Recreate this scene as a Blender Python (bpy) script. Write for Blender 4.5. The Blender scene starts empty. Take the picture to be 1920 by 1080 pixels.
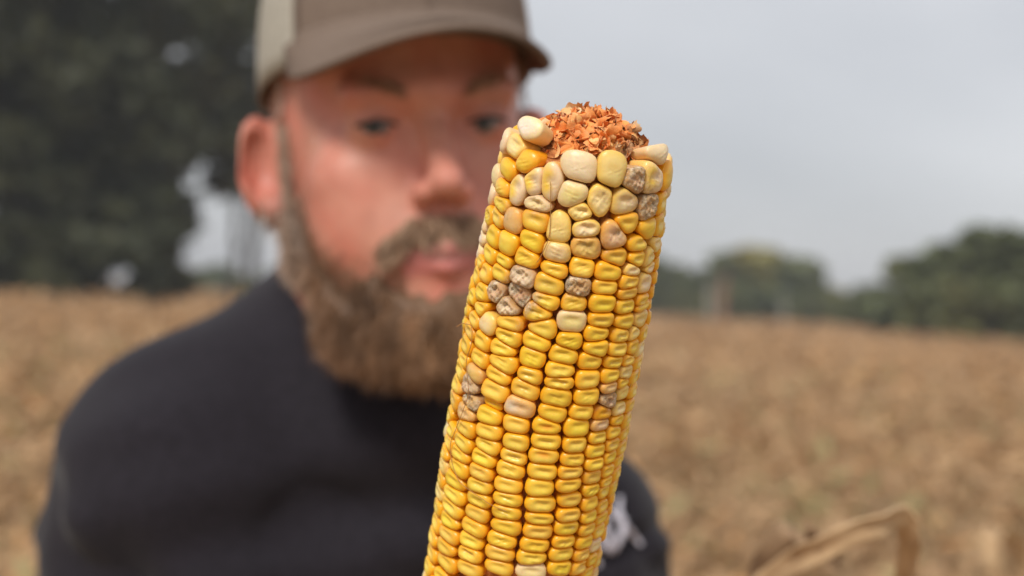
import bpy, math, random
import numpy as np
from mathutils import Vector, Matrix, noise as mnoise
rnd = random.Random(7)
RS = np.random.RandomState(11)
R = math.radians
sc = bpy.context.scene
col = sc.collection

# ------------------------------------------------------------------ camera
FPX = 3000.0                      # focal length in pixels of the 1920 px wide frame
CAM = np.array([0.0, 0.0, 1.62])
PITCH, ROLL = R(0.42), R(3.0)
F0 = np.array([0, math.cos(PITCH), math.sin(PITCH)])
U0 = np.array([0, -math.sin(PITCH), math.cos(PITCH)])
X0 = np.array([1.0, 0, 0])
CR = X0*math.cos(ROLL) + U0*math.sin(ROLL)
CU = U0*math.cos(ROLL) - X0*math.sin(ROLL)
cd = bpy.data.cameras.new('camera'); cam = bpy.data.objects.new('camera', cd); col.objects.link(cam)
m = Matrix.Identity(4)
for i in range(3):
    m[i][0] = CR[i]; m[i][1] = CU[i]; m[i][2] = -F0[i]; m[i][3] = CAM[i]
cam.matrix_world = m
cd.sensor_width = 36; cd.lens = FPX/1920*36; cd.clip_end = 3000; cd.clip_start = 0.02
cd.dof.use_dof = True; cd.dof.focus_distance = 0.437; cd.dof.aperture_fstop = 8.6; cd.dof.aperture_blades = 0
sc.camera = cam
def P(x, y, d):
    """point whose image falls at (x, y) of the 1920x1080 frame, d metres along the view axis"""
    return CAM + F0*d + CR*((x-960)/FPX*d) + CU*((540-y)/FPX*d)
def proj(p):
    v = np.asarray(p) - CAM
    d = v@F0
    return 960 + FPX*(v@CR)/d, 540 - FPX*(v@CU)/d, d

# ------------------------------------------------------------------ light
SUN_EL, SUN_AZ = R(45), R(-160)      # azimuth from +Y (view direction) towards +X
sun_dir = np.array([math.sin(SUN_AZ)*math.cos(SUN_EL), math.cos(SUN_AZ)*math.cos(SUN_EL), math.sin(SUN_EL)])
w = bpy.data.worlds.new('World'); sc.world = w; w.use_nodes = True
nt = w.node_tree; bg = nt.nodes['Background']; bg.inputs[1].default_value = 0.1
sky = nt.nodes.new('ShaderNodeTexSky'); sky.sky_type = 'NISHITA'; sky.sun_disc = False
sky.sun_elevation = SUN_EL; sky.sun_rotation = SUN_AZ
tc = nt.nodes.new('ShaderNodeTexCoord'); mp = nt.nodes.new('ShaderNodeMapping'); mp.inputs['Scale'].default_value = (1, 1, 2.6)
nz = nt.nodes.new('ShaderNodeTexNoise'); nz.inputs['Scale'].default_value = 2.2; nz.inputs['Detail'].default_value = 4; nz.inputs['Roughness'].default_value = .45
rp = nt.nodes.new('ShaderNodeValToRGB')
rp.color_ramp.elements[0].position = .3; rp.color_ramp.elements[0].color = (2.5, 2.55, 2.7, 1)
rp.color_ramp.elements[1].position = .72; rp.color_ramp.elements[1].color = (4.0, 4.0, 4.1, 1)
mx = nt.nodes.new('ShaderNodeMix'); mx.data_type = 'RGBA'; mx.inputs[0].default_value = .93
nt.links.new(tc.outputs['Generated'], mp.inputs[0]); nt.links.new(mp.outputs[0], nz.inputs['Vector'])
nt.links.new(nz.outputs[0], rp.inputs[0]); nt.links.new(sky.outputs[0], mx.inputs[6]); nt.links.new(rp.outputs[0], mx.inputs[7])
nt.links.new(mx.outputs[2], bg.inputs[0])
sl = bpy.data.lights.new('sun', 'SUN'); sl.energy = 1.5; sl.angle = R(14); sl.color = (1, .955, .88)
so = bpy.data.objects.new('sun', sl); col.objects.link(so)
so.rotation_euler = Vector(sun_dir).to_track_quat('Z', 'Y').to_euler(); so.location = (-3, -3, 6)
vs = sc.view_settings
vs.view_transform = 'Standard'; vs.look = 'None'; vs.gamma = 1; vs.use_curve_mapping = False; vs.exposure = 1.0
sc.cycles.use_denoising = True
sc.cycles.max_bounces = 6; sc.cycles.transparent_max_bounces = 4

# ------------------------------------------------------------------ helpers
def tag(o, label=None, cat=None, group=None, kind=None):
    if label: o['label'] = label
    if cat: o['category'] = cat
    if group: o['group'] = group
    if kind: o['kind'] = kind
    return o
def empty(name, loc):
    o = bpy.data.objects.new(name, None); o.location = loc; o.empty_display_size = .05; col.objects.link(o); return o
def mesh_obj(name, V, Fc, mat, parent=None, origin=None, smooth=True, colr=None):
    """V (n,3) world coordinates; Fc (m,3) or (m,4) int array; colr (n,4)"""
    V = np.asarray(V, float); Fc = np.asarray(Fc, np.int32)
    o0 = np.zeros(3) if origin is None else np.asarray(origin, float)
    me = bpy.data.meshes.new(name)
    k = Fc.shape[1]
    me.vertices.add(len(V)); me.vertices.foreach_set('co', (V-o0).astype(np.float32).ravel())
    me.loops.add(Fc.size); me.loops.foreach_set('vertex_index', Fc.ravel())
    me.polygons.add(len(Fc)); me.polygons.foreach_set('loop_start', np.arange(0, Fc.size, k, dtype=np.int32))
    me.update(calc_edges=True)
    me.polygons.foreach_set('use_smooth', np.full(len(Fc), smooth))
    if colr is not None:
        a = me.color_attributes.new('tint', 'FLOAT_COLOR', 'POINT')
        c = np.asarray(colr, np.float32)
        if c.shape[1] == 3: c = np.hstack([c, np.ones((len(c), 1), np.float32)])
        a.data.foreach_set('color', c.ravel())
    if mat: me.materials.append(mat.m if isinstance(mat, N) else mat)
    o = bpy.data.objects.new(name, me); col.objects.link(o)
    ploc = np.zeros(3) if parent is None else world_loc(parent)
    o.location = o0 - ploc
    if parent is not None: o.parent = parent
    return o
def world_loc(o):
    p = np.array(o.location)
    while o.parent is not None:
        o = o.parent; p = p + np.array(o.location)
    return p
def merge(parts):
    Vs, Fs, Cs, n = [], [], [], 0
    for p in parts:
        Vs.append(p[0]); Fs.append(np.asarray(p[1])+n); n += len(p[0])
        if len(p) > 2: Cs.append(p[2])
    return np.vstack(Vs), np.vstack(Fs), (np.vstack(Cs) if Cs else None)
def unit(v): v = np.asarray(v, float); return v/np.linalg.norm(v)
def tube(pts, rad, n=8, cap=True):
    pts = np.asarray(pts, float); rad = np.broadcast_to(rad, (len(pts),)).copy()
    if cap:
        rad[0] *= .55; rad[-1] *= .4
    T = np.gradient(pts, axis=0); T /= np.linalg.norm(T, axis=1)[:, None]
    a = np.array([0, 0, 1.]) if abs(T[0][2]) < .9 else np.array([1., 0, 0])
    V = []
    for i in range(len(pts)):
        b = unit(np.cross(T[i], a)); c = np.cross(T[i], b); a = unit(np.cross(b, T[i]))
        for k in range(n):
            t = 2*math.pi*k/n
            V.append(pts[i] + rad[i]*(math.cos(t)*b + math.sin(t)*c))
    Fc = [(i*n+k, i*n+(k+1) % n, (i+1)*n+(k+1) % n, (i+1)*n+k) for i in range(len(pts)-1) for k in range(n)]
    return np.array(V), np.array(Fc)
def wav(p, scale, seed, n=14):
    """smooth pseudo noise, vectorised, about -1..1"""
    r = np.random.RandomState(seed); k = r.normal(size=(n, 3))*scale; ph = r.rand(n)*6.283
    out = np.zeros(len(p))
    for i in range(n): out += np.sin(p@k[i] + ph[i])
    return out/math.sqrt(n)

class N:
    """small material builder"""
    def __init__(s, name, rough=.5, spec=.5):
        s.m = bpy.data.materials.new(name); s.m.use_nodes = True; s.t = s.m.node_tree
        s.b = s.t.nodes['Principled BSDF']; s.b.inputs['Roughness'].default_value = rough
        s.b.inputs['Specular IOR Level'].default_value = spec
    def n(s, typ, **kw):
        x = s.t.nodes.new(typ)
        for k, v in kw.items():
            if k in x.inputs.keys() if isinstance(k, str) else False: x.inputs[k].default_value = v
            else: setattr(x, k, v)
        return x
    def l(s, a, b): s.t.links.new(a, b)
    def noise(s, scale, detail=3, rough=.5, coord='Object', sc3=None):
        c = s.n('ShaderNodeTexCoord'); q = s.n('ShaderNodeTexNoise')
        q.inputs['Scale'].default_value = scale; q.inputs['Detail'].default_value = detail; q.inputs['Roughness'].default_value = rough
        if sc3:
            mp_ = s.n('ShaderNodeMapping'); mp_.inputs['Scale'].default_value = sc3
            s.l(c.outputs[coord], mp_.inputs[0]); s.l(mp_.outputs[0], q.inputs['Vector'])
        else: s.l(c.outputs[coord], q.inputs['Vector'])
        return q.outputs[0]
    def ramp(s, fac, stops):
        r = s.n('ShaderNodeValToRGB'); e = r.color_ramp.elements
        while len(e) < len(stops): e.new(.5)
        for i, (p, c) in enumerate(stops):
            e[i].position = p; e[i].color = (*c, 1) if len(c) == 3 else c
        s.l(fac, r.inputs[0]); return r.outputs[0]
    def mix(s, fac, a, b, typ='MIX'):
        x = s.n('ShaderNodeMix'); x.data_type = 'RGBA'; x.blend_type = typ
        for v, i in ((fac, 0), (a, 6), (b, 7)):
            if hasattr(v, 'links') or isinstance(v, bpy.types.NodeSocket): s.l(v, x.inputs[i])
            else: x.inputs[i].default_value = v if i == 0 else ((*v, 1) if len(v) == 3 else v)
        return x.outputs[2]
    def math(s, op, a, b=0.):
        x = s.n('ShaderNodeMath'); x.operation = op
        for v, i in ((a, 0), (b, 1)):
            if isinstance(v, bpy.types.NodeSocket): s.l(v, x.inputs[i])
            else: x.inputs[i].default_value = v
        return x.outputs[0]
    def base(s, c):
        if isinstance(c, bpy.types.NodeSocket): s.l(c, s.b.inputs['Base Color'])
        else: s.b.inputs['Base Color'].default_value = (*c, 1)
        return s
    def attr(s):
        a = s.n('ShaderNodeAttribute'); a.attribute_name = 'tint'; return a
    def bump(s, h, strength=.3, dist=.001):
        b = s.n('ShaderNodeBump'); b.inputs['Strength'].default_value = strength; b.inputs['Distance'].default_value = dist
        s.l(h, b.inputs['Height']); s.l(b.outputs[0], s.b.inputs['Normal']); return s

# surface nets on a sampled distance field
def surface_nets(D, lo, h):
    s = D < 0
    nx, ny, nz_ = D.shape
    c = np.zeros((nx-1, ny-1, nz_-1), np.uint8)
    for i in (0, 1):
        for j in (0, 1):
            for k in (0, 1):
                c += s[i:nx-1+i, j:ny-1+j, k:nz_-1+k]
    act = (c > 0) & (c < 8)
    idx = -np.ones(c.shape, np.int64); ai = np.argwhere(act); idx[act] = np.arange(len(ai))
    acc = np.zeros((len(ai), 3)); cnt = np.zeros(len(ai))
    cor = [(i, j, k) for i in (0, 1) for j in (0, 1) for k in (0, 1)]
    for a in cor:
        for b in cor:
            if sum(abs(a[q]-b[q]) for q in range(3)) == 1 and a < b:
                da = D[ai[:, 0]+a[0], ai[:, 1]+a[1], ai[:, 2]+a[2]]; db = D[ai[:, 0]+b[0], ai[:, 1]+b[1], ai[:, 2]+b[2]]
                mk = (da < 0) != (db < 0)
                t = np.where(mk, da/(da-db+1e-12), 0)
                p = np.array(a)[None]*(1-t[:, None]) + np.array(b)[None]*t[:, None]
                acc[mk] += p[mk]; cnt[mk] += 1
    V = lo + (ai + acc/cnt[:, None])*h
    Fs = []
    for ax in range(3):
        o1, o2 = [(1, 2), (2, 0), (0, 1)][ax]
        sl0 = [slice(None)]*3; sl1 = [slice(None)]*3; sl0[ax] = slice(0, -1); sl1[ax] = slice(1, None)
        A = s[tuple(sl0)]; B = s[tuple(sl1)]
        e = np.argwhere(A != B)
        ok = (e[:, o1] > 0) & (e[:, o2] > 0) & (e[:, o1] < D.shape[o1]-1) & (e[:, o2] < D.shape[o2]-1)
        e = e[ok]; inside = A[e[:, 0], e[:, 1], e[:, 2]]
        d1 = np.zeros(3, int); d2 = np.zeros(3, int); d1[o1] = 1; d2[o2] = 1
        q = [idx[tuple((e-d).T)] for d in (0*d1, d1, d1+d2, d2)]
        Q = np.stack(q, 1); Q[~inside] = Q[~inside][:, ::-1]
        Fs.append(Q)
    return V, np.vstack(Fs)
class Field:
    def __init__(s, lo, hi, h):
        s.lo = np.array(lo, float); s.h = h
        s.n = np.ceil((np.array(hi)-s.lo)/h).astype(int)+1
        s.D = np.full(s.n, .05, np.float32)
    def block(s, lo, hi, pad=.04):
        a = np.clip(np.floor((np.array(lo)-pad-s.lo)/s.h).astype(int), 0, s.n-1)
        b = np.clip(np.ceil((np.array(hi)+pad-s.lo)/s.h).astype(int)+1, 0, s.n)
        if np.any(b <= a): return None, None
        g = np.meshgrid(*[s.lo[i]+s.h*np.arange(a[i], b[i]) for i in range(3)], indexing='ij')
        return tuple(slice(a[i], b[i]) for i in range(3)), np.stack(g, -1)
    def comb(s, sl_, d, k, sub):
        X = s.D[sl_]
        if sub: d = -d
        hh = np.clip(.5 + .5*(d-X)/k, 0, 1)
        s.D[sl_] = (d*(1-hh)+X*hh - k*hh*(1-hh)) if not sub else (X*(1-hh)+d*hh + k*hh*(1-hh))
    def ell(s, M, c, r, k=.01, rot=None, sub=False):
        """M: (origin, 3x3 columns = local axes)"""
        o, B = M; c = np.array(c, float); r = np.array(r, float)
        cw = o + B@c; ra = r.max()
        sl_, G = s.block(cw-ra, cw+ra, k+.02)
        if sl_ is None: return
        q = (G-cw)@B
        if rot is not None: q = q@rot
        k0 = np.linalg.norm(q/r, axis=-1); k1 = np.linalg.norm(q/(r*r), axis=-1)
        s.comb(sl_, k0*(k0-1)/(k1+1e-9), k, sub)
    def cap(s, M, a, b, ra, rb, k=.01, sub=False):
        o, B = M; a = o+B@np.array(a, float); b = o+B@np.array(b, float); r = max(ra, rb)
        sl_, G = s.block(np.minimum(a, b)-r, np.maximum(a, b)+r, k+.02)
        if sl_ is None: return
        ab = b-a; t = np.clip(((G-a)@ab)/(ab@ab), 0, 1)
        d = np.linalg.norm(G-a-t[..., None]*ab, axis=-1) - (ra+(rb-ra)*t)
        s.comb(sl_, d, k, sub)
WORLD = (np.zeros(3), np.eye(3))
def rotz(a): c, s_ = math.cos(a), math.sin(a); return np.array([[c, -s_, 0], [s_, c, 0], [0, 0, 1]])
def rotx(a): c, s_ = math.cos(a), math.sin(a); return np.array([[1, 0, 0], [0, c, -s_], [0, s_, c]])
def roty(a): c, s_ = math.cos(a), math.sin(a); return np.array([[c, 0, s_], [0, 1, 0], [-s_, 0, c]])

# ================================================================== THE SETTING
# ground
g = N('soil', .95, .2)
g.base(g.ramp(g.noise(.6, 8, .6), [(.3, (.20, .13, .075)), (.55, (.34, .23, .13)), (.75, (.42, .30, .17))]))
gv = []; gx = np.concatenate([-np.geomspace(1500, 2, 26), np.geomspace(2, 1500, 26)]); gy = np.concatenate([[-60, -20, -5, 0], np.geomspace(3, 2500, 40)])
GX, GY = np.meshgrid(gx, gy, indexing='ij'); GZ = .02*np.sin(GX*.9)*np.cos(GY*.7)
ni, nj = GX.shape; ii, jj = np.meshgrid(np.arange(ni-1), np.arange(nj-1), indexing='ij'); b0 = (ii*nj+jj).ravel()
ground = mesh_obj('ground', np.stack([GX.ravel(), GY.ravel(), GZ.ravel()], 1), np.stack([b0, b0+nj, b0+nj+1, b0+1], 1), g.m)
tag(ground, kind='structure')

# dry crop: one mass of standing stalks and shrivelled leaves
cm = N('dry_crop_leaf', .8, .25)
cm.base(cm.mix(.35, cm.attr().outputs['Color'], cm.ramp(cm.noise(9, 4, .6), [(.3, (.22, .13, .07)), (.7, (.60, .42, .26))])))
def ribbons(base, direc, side, ln, wd, bend):
    """thin bent leaves: 4 vertices + tip, 3 tris each"""
    n = len(base)
    mid = base + direc*ln[:, None]*.55 + bend*.35; tip = base + direc*ln[:, None] + bend
    hw = side*wd[:, None]*.5
    V = np.stack([base-hw*.6, base+hw*.6, mid+hw, mid-hw, tip], 1).reshape(-1, 3)
    k = np.arange(n)[:, None]*5
    Fc = np.concatenate([k+np.array([[0, 1, 2]]), k+np.array([[0, 2, 3]]), k+np.array([[3, 2, 4]])])
    return V, Fc
parts = []
for (y0, y1, dens, per, scl) in ((2.6, 8, 26, 20, 1.), (8, 20, 14, 12, 1.35), (20, 55, 3.2, 9, 2.0), (55, 130, .5, 8, 4.0), (130, 215, .16, 8, 6.5)):
    half0, half1 = y0*.6+2.2, y1*.6+2.2
    area = (y1-y0)*(half0+half1); n = int(area*dens)
    yy = y0+(y1-y0)*np.sqrt(RS.rand(n)*(1-(y0/y1)**2)+(y0/y1)**2) if False else RS.uniform(y0, y1, n)
    # weight to width
    keep = RS.rand(n) < (yy*.6+2.2)/half1; yy = yy[keep]; n = len(yy)
    xx = RS.uniform(-1, 1, n)*(yy*.6+2.2)
    rep = np.repeat(np.arange(n), per); m_ = len(rep)
    ph = wav(np.stack([xx, yy, 0*xx], 1), .9, 3)
    hgt = (.84+.07*ph+RS.normal(0, .05, n)).clip(.5, 1.1)
    zt = RS.rand(m_)**.7*hgt[rep]
    base = np.stack([xx[rep]+RS.normal(0, .09*scl, m_), yy[rep]+RS.normal(0, .09*scl, m_), zt], 1)
    ang = RS.rand(m_)*6.283; up = RS.uniform(-.5, 1.2, m_)
    d = np.stack([np.cos(ang), np.sin(ang), up], 1); d /= np.linalg.norm(d, axis=1)[:, None]
    stalk = RS.rand(m_) < .22
    d[stalk] = np.array([0, 0, 1.]) + RS.normal(0, .12, (stalk.sum(), 3))
    sd = np.cross(d, RS.normal(size=(m_, 3))); sd /= np.linalg.norm(sd, axis=1)[:, None]
    ln = RS.uniform(.07, .17, m_)*scl**.8; wd = RS.uniform(.02, .05, m_)*scl; wd[stalk] = .009*scl; ln[stalk] = hgt[rep][stalk]*.6; base[stalk, 2] = RS.uniform(0, .35, stalk.sum())
    bend = RS.normal(0, .03, (m_, 3))*scl**.5; bend[:, 2] -= .03
    top = (base+d*ln[:, None])[:, 2]; over = top > 1.12; base[over, 2] -= (top[over]-1.12)
    V, Fc = ribbons(base, d, sd, ln, wd, bend)
    t = RS.rand(m_)[:, None]; lf = (.5+.22*ph[rep])[:, None]
    c = (1-t)*np.array([.42, .245, .12]) + t*np.array([.72, .46, .24])
    c = c*(.60+.18*lf)
    rust = RS.rand(m_) < .12; c[rust] = np.array([.60, .32, .13])
    patch = wav(base, 1.6, 9); grn = (RS.rand(m_) < .07+.22*(patch > 1.0)) & (base[:, 1] < 30); c[grn] = np.array([.24, .25, .10])
    parts.append((V, Fc, np.repeat(c, 5, 0)))
V, Fc, C = merge(parts)
crop = mesh_obj('crop_field', V, Fc, cm.m, smooth=False, colr=C)
tag(crop, 'wide field of dry tan crop reaching back to the trees', 'crop', kind='stuff')

# trees ------------------------------------------------------------------
bark = N('bark', .9, .2); bark.base(bark.ramp(bark.noise(3, 6, .65, sc3=(1, 1, .25)), [(.3, (.045, .036, .028)), (.7, (.14, .115, .09))])).bump(bark.noise(8, 5), .6, .03)
pale = N('pale_bark', .85, .2); pale.base(pale.ramp(pale.noise(2, 5, .6), [(.3, (.26, .24, .22)), (.7, (.46, .43, .40))]))
def leafmat(name):
    q = N(name, .6, .3); q.base(q.mix(.3, q.attr().outputs['Color'], q.ramp(q.noise(.8, 4), [(.3, (.02, .03, .012)), (.7, (.10, .11, .04))])))
    q.b.inputs['Transmission Weight'].default_value = 0
    return q.m
leaf = leafmat('leaf')
def tree(name, label, cat, base, H, crown, tint, trunk_r, leaves=2600, leaf_size=.3, group=None, limbs=6, tmat=None, clear=.25, lean=0., gap=.0, clumps=26):
    """crown: (rx, ry, rz, cz) ellipsoid; leaves gathered in uneven clumps on limbs"""
    base = np.array(base, float); root = empty(name, base); tag(root, label, cat, group)
    rx, ry, rz, cz = crown
    seed = int(abs(base[0]*13+base[1]*7)) % 9999; r = np.random.RandomState(seed)
    top = base + np.array([lean*H, 0, cz+rz*.55])
    n = 9; tp = [base+(top-base)*t+np.array([r.normal(0, .012*H*t), r.normal(0, .012*H*t), 0]) for t in np.linspace(0, 1, n)]
    tp[0][2] -= .2
    bits = [tube(tp, trunk_r*np.linspace(1.15, .25, n), 8)]
    cc = base+np.array([lean*H*.7, 0, cz])
    K = []
    while len(K) < clumps:
        p = r.uniform(-1, 1, 3)
        if .25 < np.linalg.norm(p) < 1: K.append(p)
    K = np.array(K); K = K*np.array([rx, ry, rz]) + cc
    for i in range(limbs):
        s0 = tp[r.randint(max(1, int(n*clear)), n-1)]; e = K[r.randint(clumps)]
        mid = (s0+e)/2+np.array([0, 0, -.05*H*r.rand()])
        bits.append(tube([s0, (s0+mid)/2, mid, (mid+e)/2+r.normal(0, .02*H, 3), e], trunk_r*np.array([.45, .36, .28, .18, .07]), 6))
    V, Fc, _ = merge(bits); mesh_obj('trunk', V, Fc, tmat or bark.m, root, base)
    if leaves:
        kr = (rx*ry*rz)**(1/3)*r.uniform(.24, .5, clumps)
        kk = r.randint(0, clumps, leaves); dd = r.normal(size=(leaves, 3)); dd /= np.linalg.norm(dd, axis=1)[:, None]
        rad = r.rand(leaves)**.45
        p = K[kk] + dd*(kr[kk]*rad)[:, None]*np.array([1.15, 1.15, .8])
        nrm = r.normal(size=(leaves, 3)); a = np.cross(nrm, [0, 0, 1.]); a /= np.linalg.norm(a, axis=1)[:, None]+1e-9; b = np.cross(nrm, a); b /= np.linalg.norm(b, axis=1)[:, None]
        sz = leaf_size*r.uniform(.5, 1.4, leaves)[:, None]
        V = np.stack([p-a*sz-b*sz*.4, p+a*sz-b*sz*.7, p+a*sz*.7+b*sz, p-a*sz*.8+b*sz*.6], 1).reshape(-1, 3)
        Fc = np.arange(leaves*4).reshape(-1, 4)
        ct = r.rand(clumps)[kk][:, None]; c = np.array(tint[0])*(1-ct)+np.array(tint[1])*ct
        c = c*r.uniform(.7, 1.3, (leaves, 1))
        mesh_obj('crown', V, Fc, leaf, root, base, smooth=False, colr=np.repeat(c, 4, 0))
    return root
def gp(px, d):        # ground point under image column px (near the horizon) at distance d
    return np.array([P(px, 560, d)[0], P(px, 560, d)[1], 0.])
def hh(y, px, d):     # height whose image is at row y
    return P(px, y, d)[2]
DG = ((.022, .034, .014), (.055, .075, .025)); MG = ((.07, .092, .038), (.15, .165, .060)); YG = ((.17, .17, .04), (.36, .29, .06)); OL = ((.075, .082, .030), (.16, .15, .05)); FG = ((.060, .075, .026), (.135, .142, .045))  # far tree greens lightened, distance haze and sunlight put into the tint
# far hedge of trees right of the ear
far = [  # px, dist, top row, half width px, tint, label
    (1185, 205, 478, 55, MG, 'mid green far tree half hidden behind the right edge of the ear'),
    (1268, 200, 492, 44, FG, 'dark green rounded tree just right of the ear on the far field edge'),
    (1345, 190, 478, 50, MG, 'green tree behind the reddish and pale trunks on the far field edge'),
    (1418, 195, 466, 50, YG, 'yellowing tree, tallest and brightest of the far tree line'),
    (1496, 188, 484, 40, MG, 'green tree with a steep right side ending the tall far clump'),
    (1550, 200, 545, 34, YG, 'low yellow green tree in the dip of the far tree line'),
    (1608, 185, 551, 42, FG, 'low dark tree right of the dip in the far tree line'),
    (1660, 165, 532, 44, FG, 'small dark tree at the foot of the big right hand trees'),
    (1722, 120, 470, 62, FG, 'tall dark tree, left one of the big trees at the right'),
    (1800, 112, 430, 74, MG, 'big dark tree in the middle of the right hand group'),
    (1885, 105, 405, 80, FG, 'biggest dark tree at the right edge of the picture'),
    (1985, 108, 420, 80, FG, 'dark tree mostly cut off by the right edge of the picture')]
for px, d, ty, hw, ti, lb in far:
    top = hh(ty, px, d); rx = hw/FPX*d*1.12
    rz = top*.52; tree('broadleaf_tree', lb, 'tree', gp(px, d), top, (rx, rx*.8, rz*.95, top-rz*1.0), ti, .22, leaves=2600, leaf_size=.0042*d, clumps=24, limbs=5)
# lower scrub filling the foot of the line
for px, d, ty, hw, ti, lb in (
        (1225, 198, 545, 46, FG, 'dark low bush beside the right edge of the ear on the field edge'),
        (1305, 186, 548, 44, OL, 'olive bush left of the pale trunk at the field edge'),
        (1392, 182, 540, 44, FG, 'dark bush right of the reddish trunk at the field edge'),
        (1455, 180, 548, 40, MG, 'green bush beside the pale pole at the field edge'),
        (1520, 178, 552, 44, FG, 'dark bush below the steep end of the tall clump'),
        (1580, 172, 568, 44, OL, 'olive low bush in the dip of the tree line'),
        (1640, 150, 560, 50, FG, 'dark low bush left of the big right hand trees'),
        (1700, 118, 545, 60, MG, 'green bush under the tall dark tree at the right'),
        (1775, 108, 530, 64, FG, 'dark bush under the big tree of the right hand group'),
        (1860, 100, 525, 66, OL, 'olive bush below the biggest dark tree at the right'),
        (1945, 100, 520, 66, FG, 'dark bush cut off by the right edge of the picture')):
    top = hh(ty, px, d); rx = hw/FPX*d*1.25
    tree('bush', lb, 'bush', gp(px, d), top, (rx, rx*.7, top*.52, top*.5), ti, .1, leaves=1500, leaf_size=.0040*d, clumps=16, limbs=3, clear=.15)
# bare pale / reddish trunks and the pole seen against the hedge
redb = N('red_bark', .85, .2); redb.base(redb.ramp(redb.noise(2, 4), [(.3, (.20, .09, .06)), (.7, (.36, .19, .13))]))
tree('bare_tree', 'pale bare trunk left of the reddish trunk in the far tree line', 'tree', gp(1333, 170), 6, (.9, .9, 1.2, 4.6), MG, .20, leaves=0, tmat=pale.m, limbs=4)
tree('bare_tree', 'reddish bare trunk right beside the pale trunk in the far tree line', 'tree', gp(1356, 168), 6.4, (.9, .9, 1.6, 4.8), MG, .32, leaves=0, tmat=redb.m, limbs=5)
tree('bare_tree', 'thin pale bare trunk at the foot of the yellowing tree', 'tree', gp(1470, 165), 4.8, (.7, .7, 1.2, 3.5), MG, .15, leaves=0, tmat=pale.m, limbs=4)
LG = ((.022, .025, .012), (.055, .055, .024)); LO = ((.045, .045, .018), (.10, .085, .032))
# big dark trees at the left
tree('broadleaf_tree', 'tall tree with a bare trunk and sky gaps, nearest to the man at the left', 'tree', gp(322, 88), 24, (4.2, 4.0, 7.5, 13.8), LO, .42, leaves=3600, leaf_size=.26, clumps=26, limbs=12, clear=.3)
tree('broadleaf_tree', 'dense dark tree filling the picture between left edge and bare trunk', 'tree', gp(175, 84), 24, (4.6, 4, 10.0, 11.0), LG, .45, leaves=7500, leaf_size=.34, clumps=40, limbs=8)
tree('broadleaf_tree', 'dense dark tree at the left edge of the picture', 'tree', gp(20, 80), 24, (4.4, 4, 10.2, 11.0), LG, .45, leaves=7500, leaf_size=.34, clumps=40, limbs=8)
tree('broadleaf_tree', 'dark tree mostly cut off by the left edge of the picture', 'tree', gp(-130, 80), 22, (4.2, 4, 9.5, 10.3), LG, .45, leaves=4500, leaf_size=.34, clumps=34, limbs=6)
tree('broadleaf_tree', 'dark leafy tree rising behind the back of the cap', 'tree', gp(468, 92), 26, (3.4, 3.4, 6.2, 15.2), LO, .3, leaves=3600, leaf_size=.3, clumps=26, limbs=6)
for px, d, ty, hw, ti, lb in (
        (60, 78, 400, 95, LG, 'dark bush at the left edge below the dense trees'),
        (205, 80, 380, 85, LG, 'dark tall bush left of the bare trunk'),
        (300, 84, 470, 40, LO, 'small olive bush at the foot of the bare trunk'),
        (-110, 78, 400, 95, LG, 'dark bush cut off by the left edge of the picture')):
    top = hh(ty, px, d); rx = hw/FPX*d*1.2
    tree('bush', lb, 'bush', gp(px, d), top, (rx, rx*.7, top*.52, top*.5), ti, .1, leaves=3000, leaf_size=.3, clumps=22, limbs=3, clear=.15)
tree('broadleaf_tree', 'olive brown tree with drooping leaves just left of the ear of the man', 'tree', gp(436, 90), 17, (2.6, 2.6, 3.6, 9.6), LO, .22, leaves=2600, leaf_size=.28, clumps=22, limbs=7)
for px, ty in ((410, 512), (560, 505), (700, 515), (850, 510), (1000, 520), (1130, 520)):
    top = hh(ty, px, 215); rx = 70/FPX*215
    tree('bush', {410: 'low green far bush on the horizon left of the shoulder of the man', 1130: 'low green far bush on the field edge hidden behind the ear of corn'}.get(px, 'low green far bush on the field edge behind the man'), 'bush', gp(px, 215), top, (rx, rx*.7, top*.52, top*.5), MG, .12, leaves=900, leaf_size=.8, clumps=14, limbs=3, group='low far bushes behind the man')

bm = bpy.data.meshes.new('haze')
x0, x1, y0, y1, z0, z1 = -1520, 1520, -70, 2520, -1.1, 34
bm.from_pydata([(x0,y0,z0),(x1,y0,z0),(x1,y1,z0),(x0,y1,z0),(x0,y0,z1),(x1,y0,z1),(x1,y1,z1),(x0,y1,z1)], [], [(3,2,1,0),(4,5,6,7),(0,1,5,4),(1,2,6,5),(2,3,7,6),(3,0,4,7)])
hz = bpy.data.objects.new('haze', bm); col.objects.link(hz); tag(hz, kind='stuff')
hm = bpy.data.materials.new('haze_air'); hm.use_nodes = True; hm.node_tree.nodes.remove(hm.node_tree.nodes['Principled BSDF'])
pv = hm.node_tree.nodes.new('ShaderNodeVolumePrincipled'); pv.inputs['Color'].default_value = (.86, .88, .92, 1); pv.inputs['Density'].default_value = .00065
hm.node_tree.links.new(pv.outputs[0], hm.node_tree.nodes['Material Output'].inputs['Volume']); bm.materials.append(hm)

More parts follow.
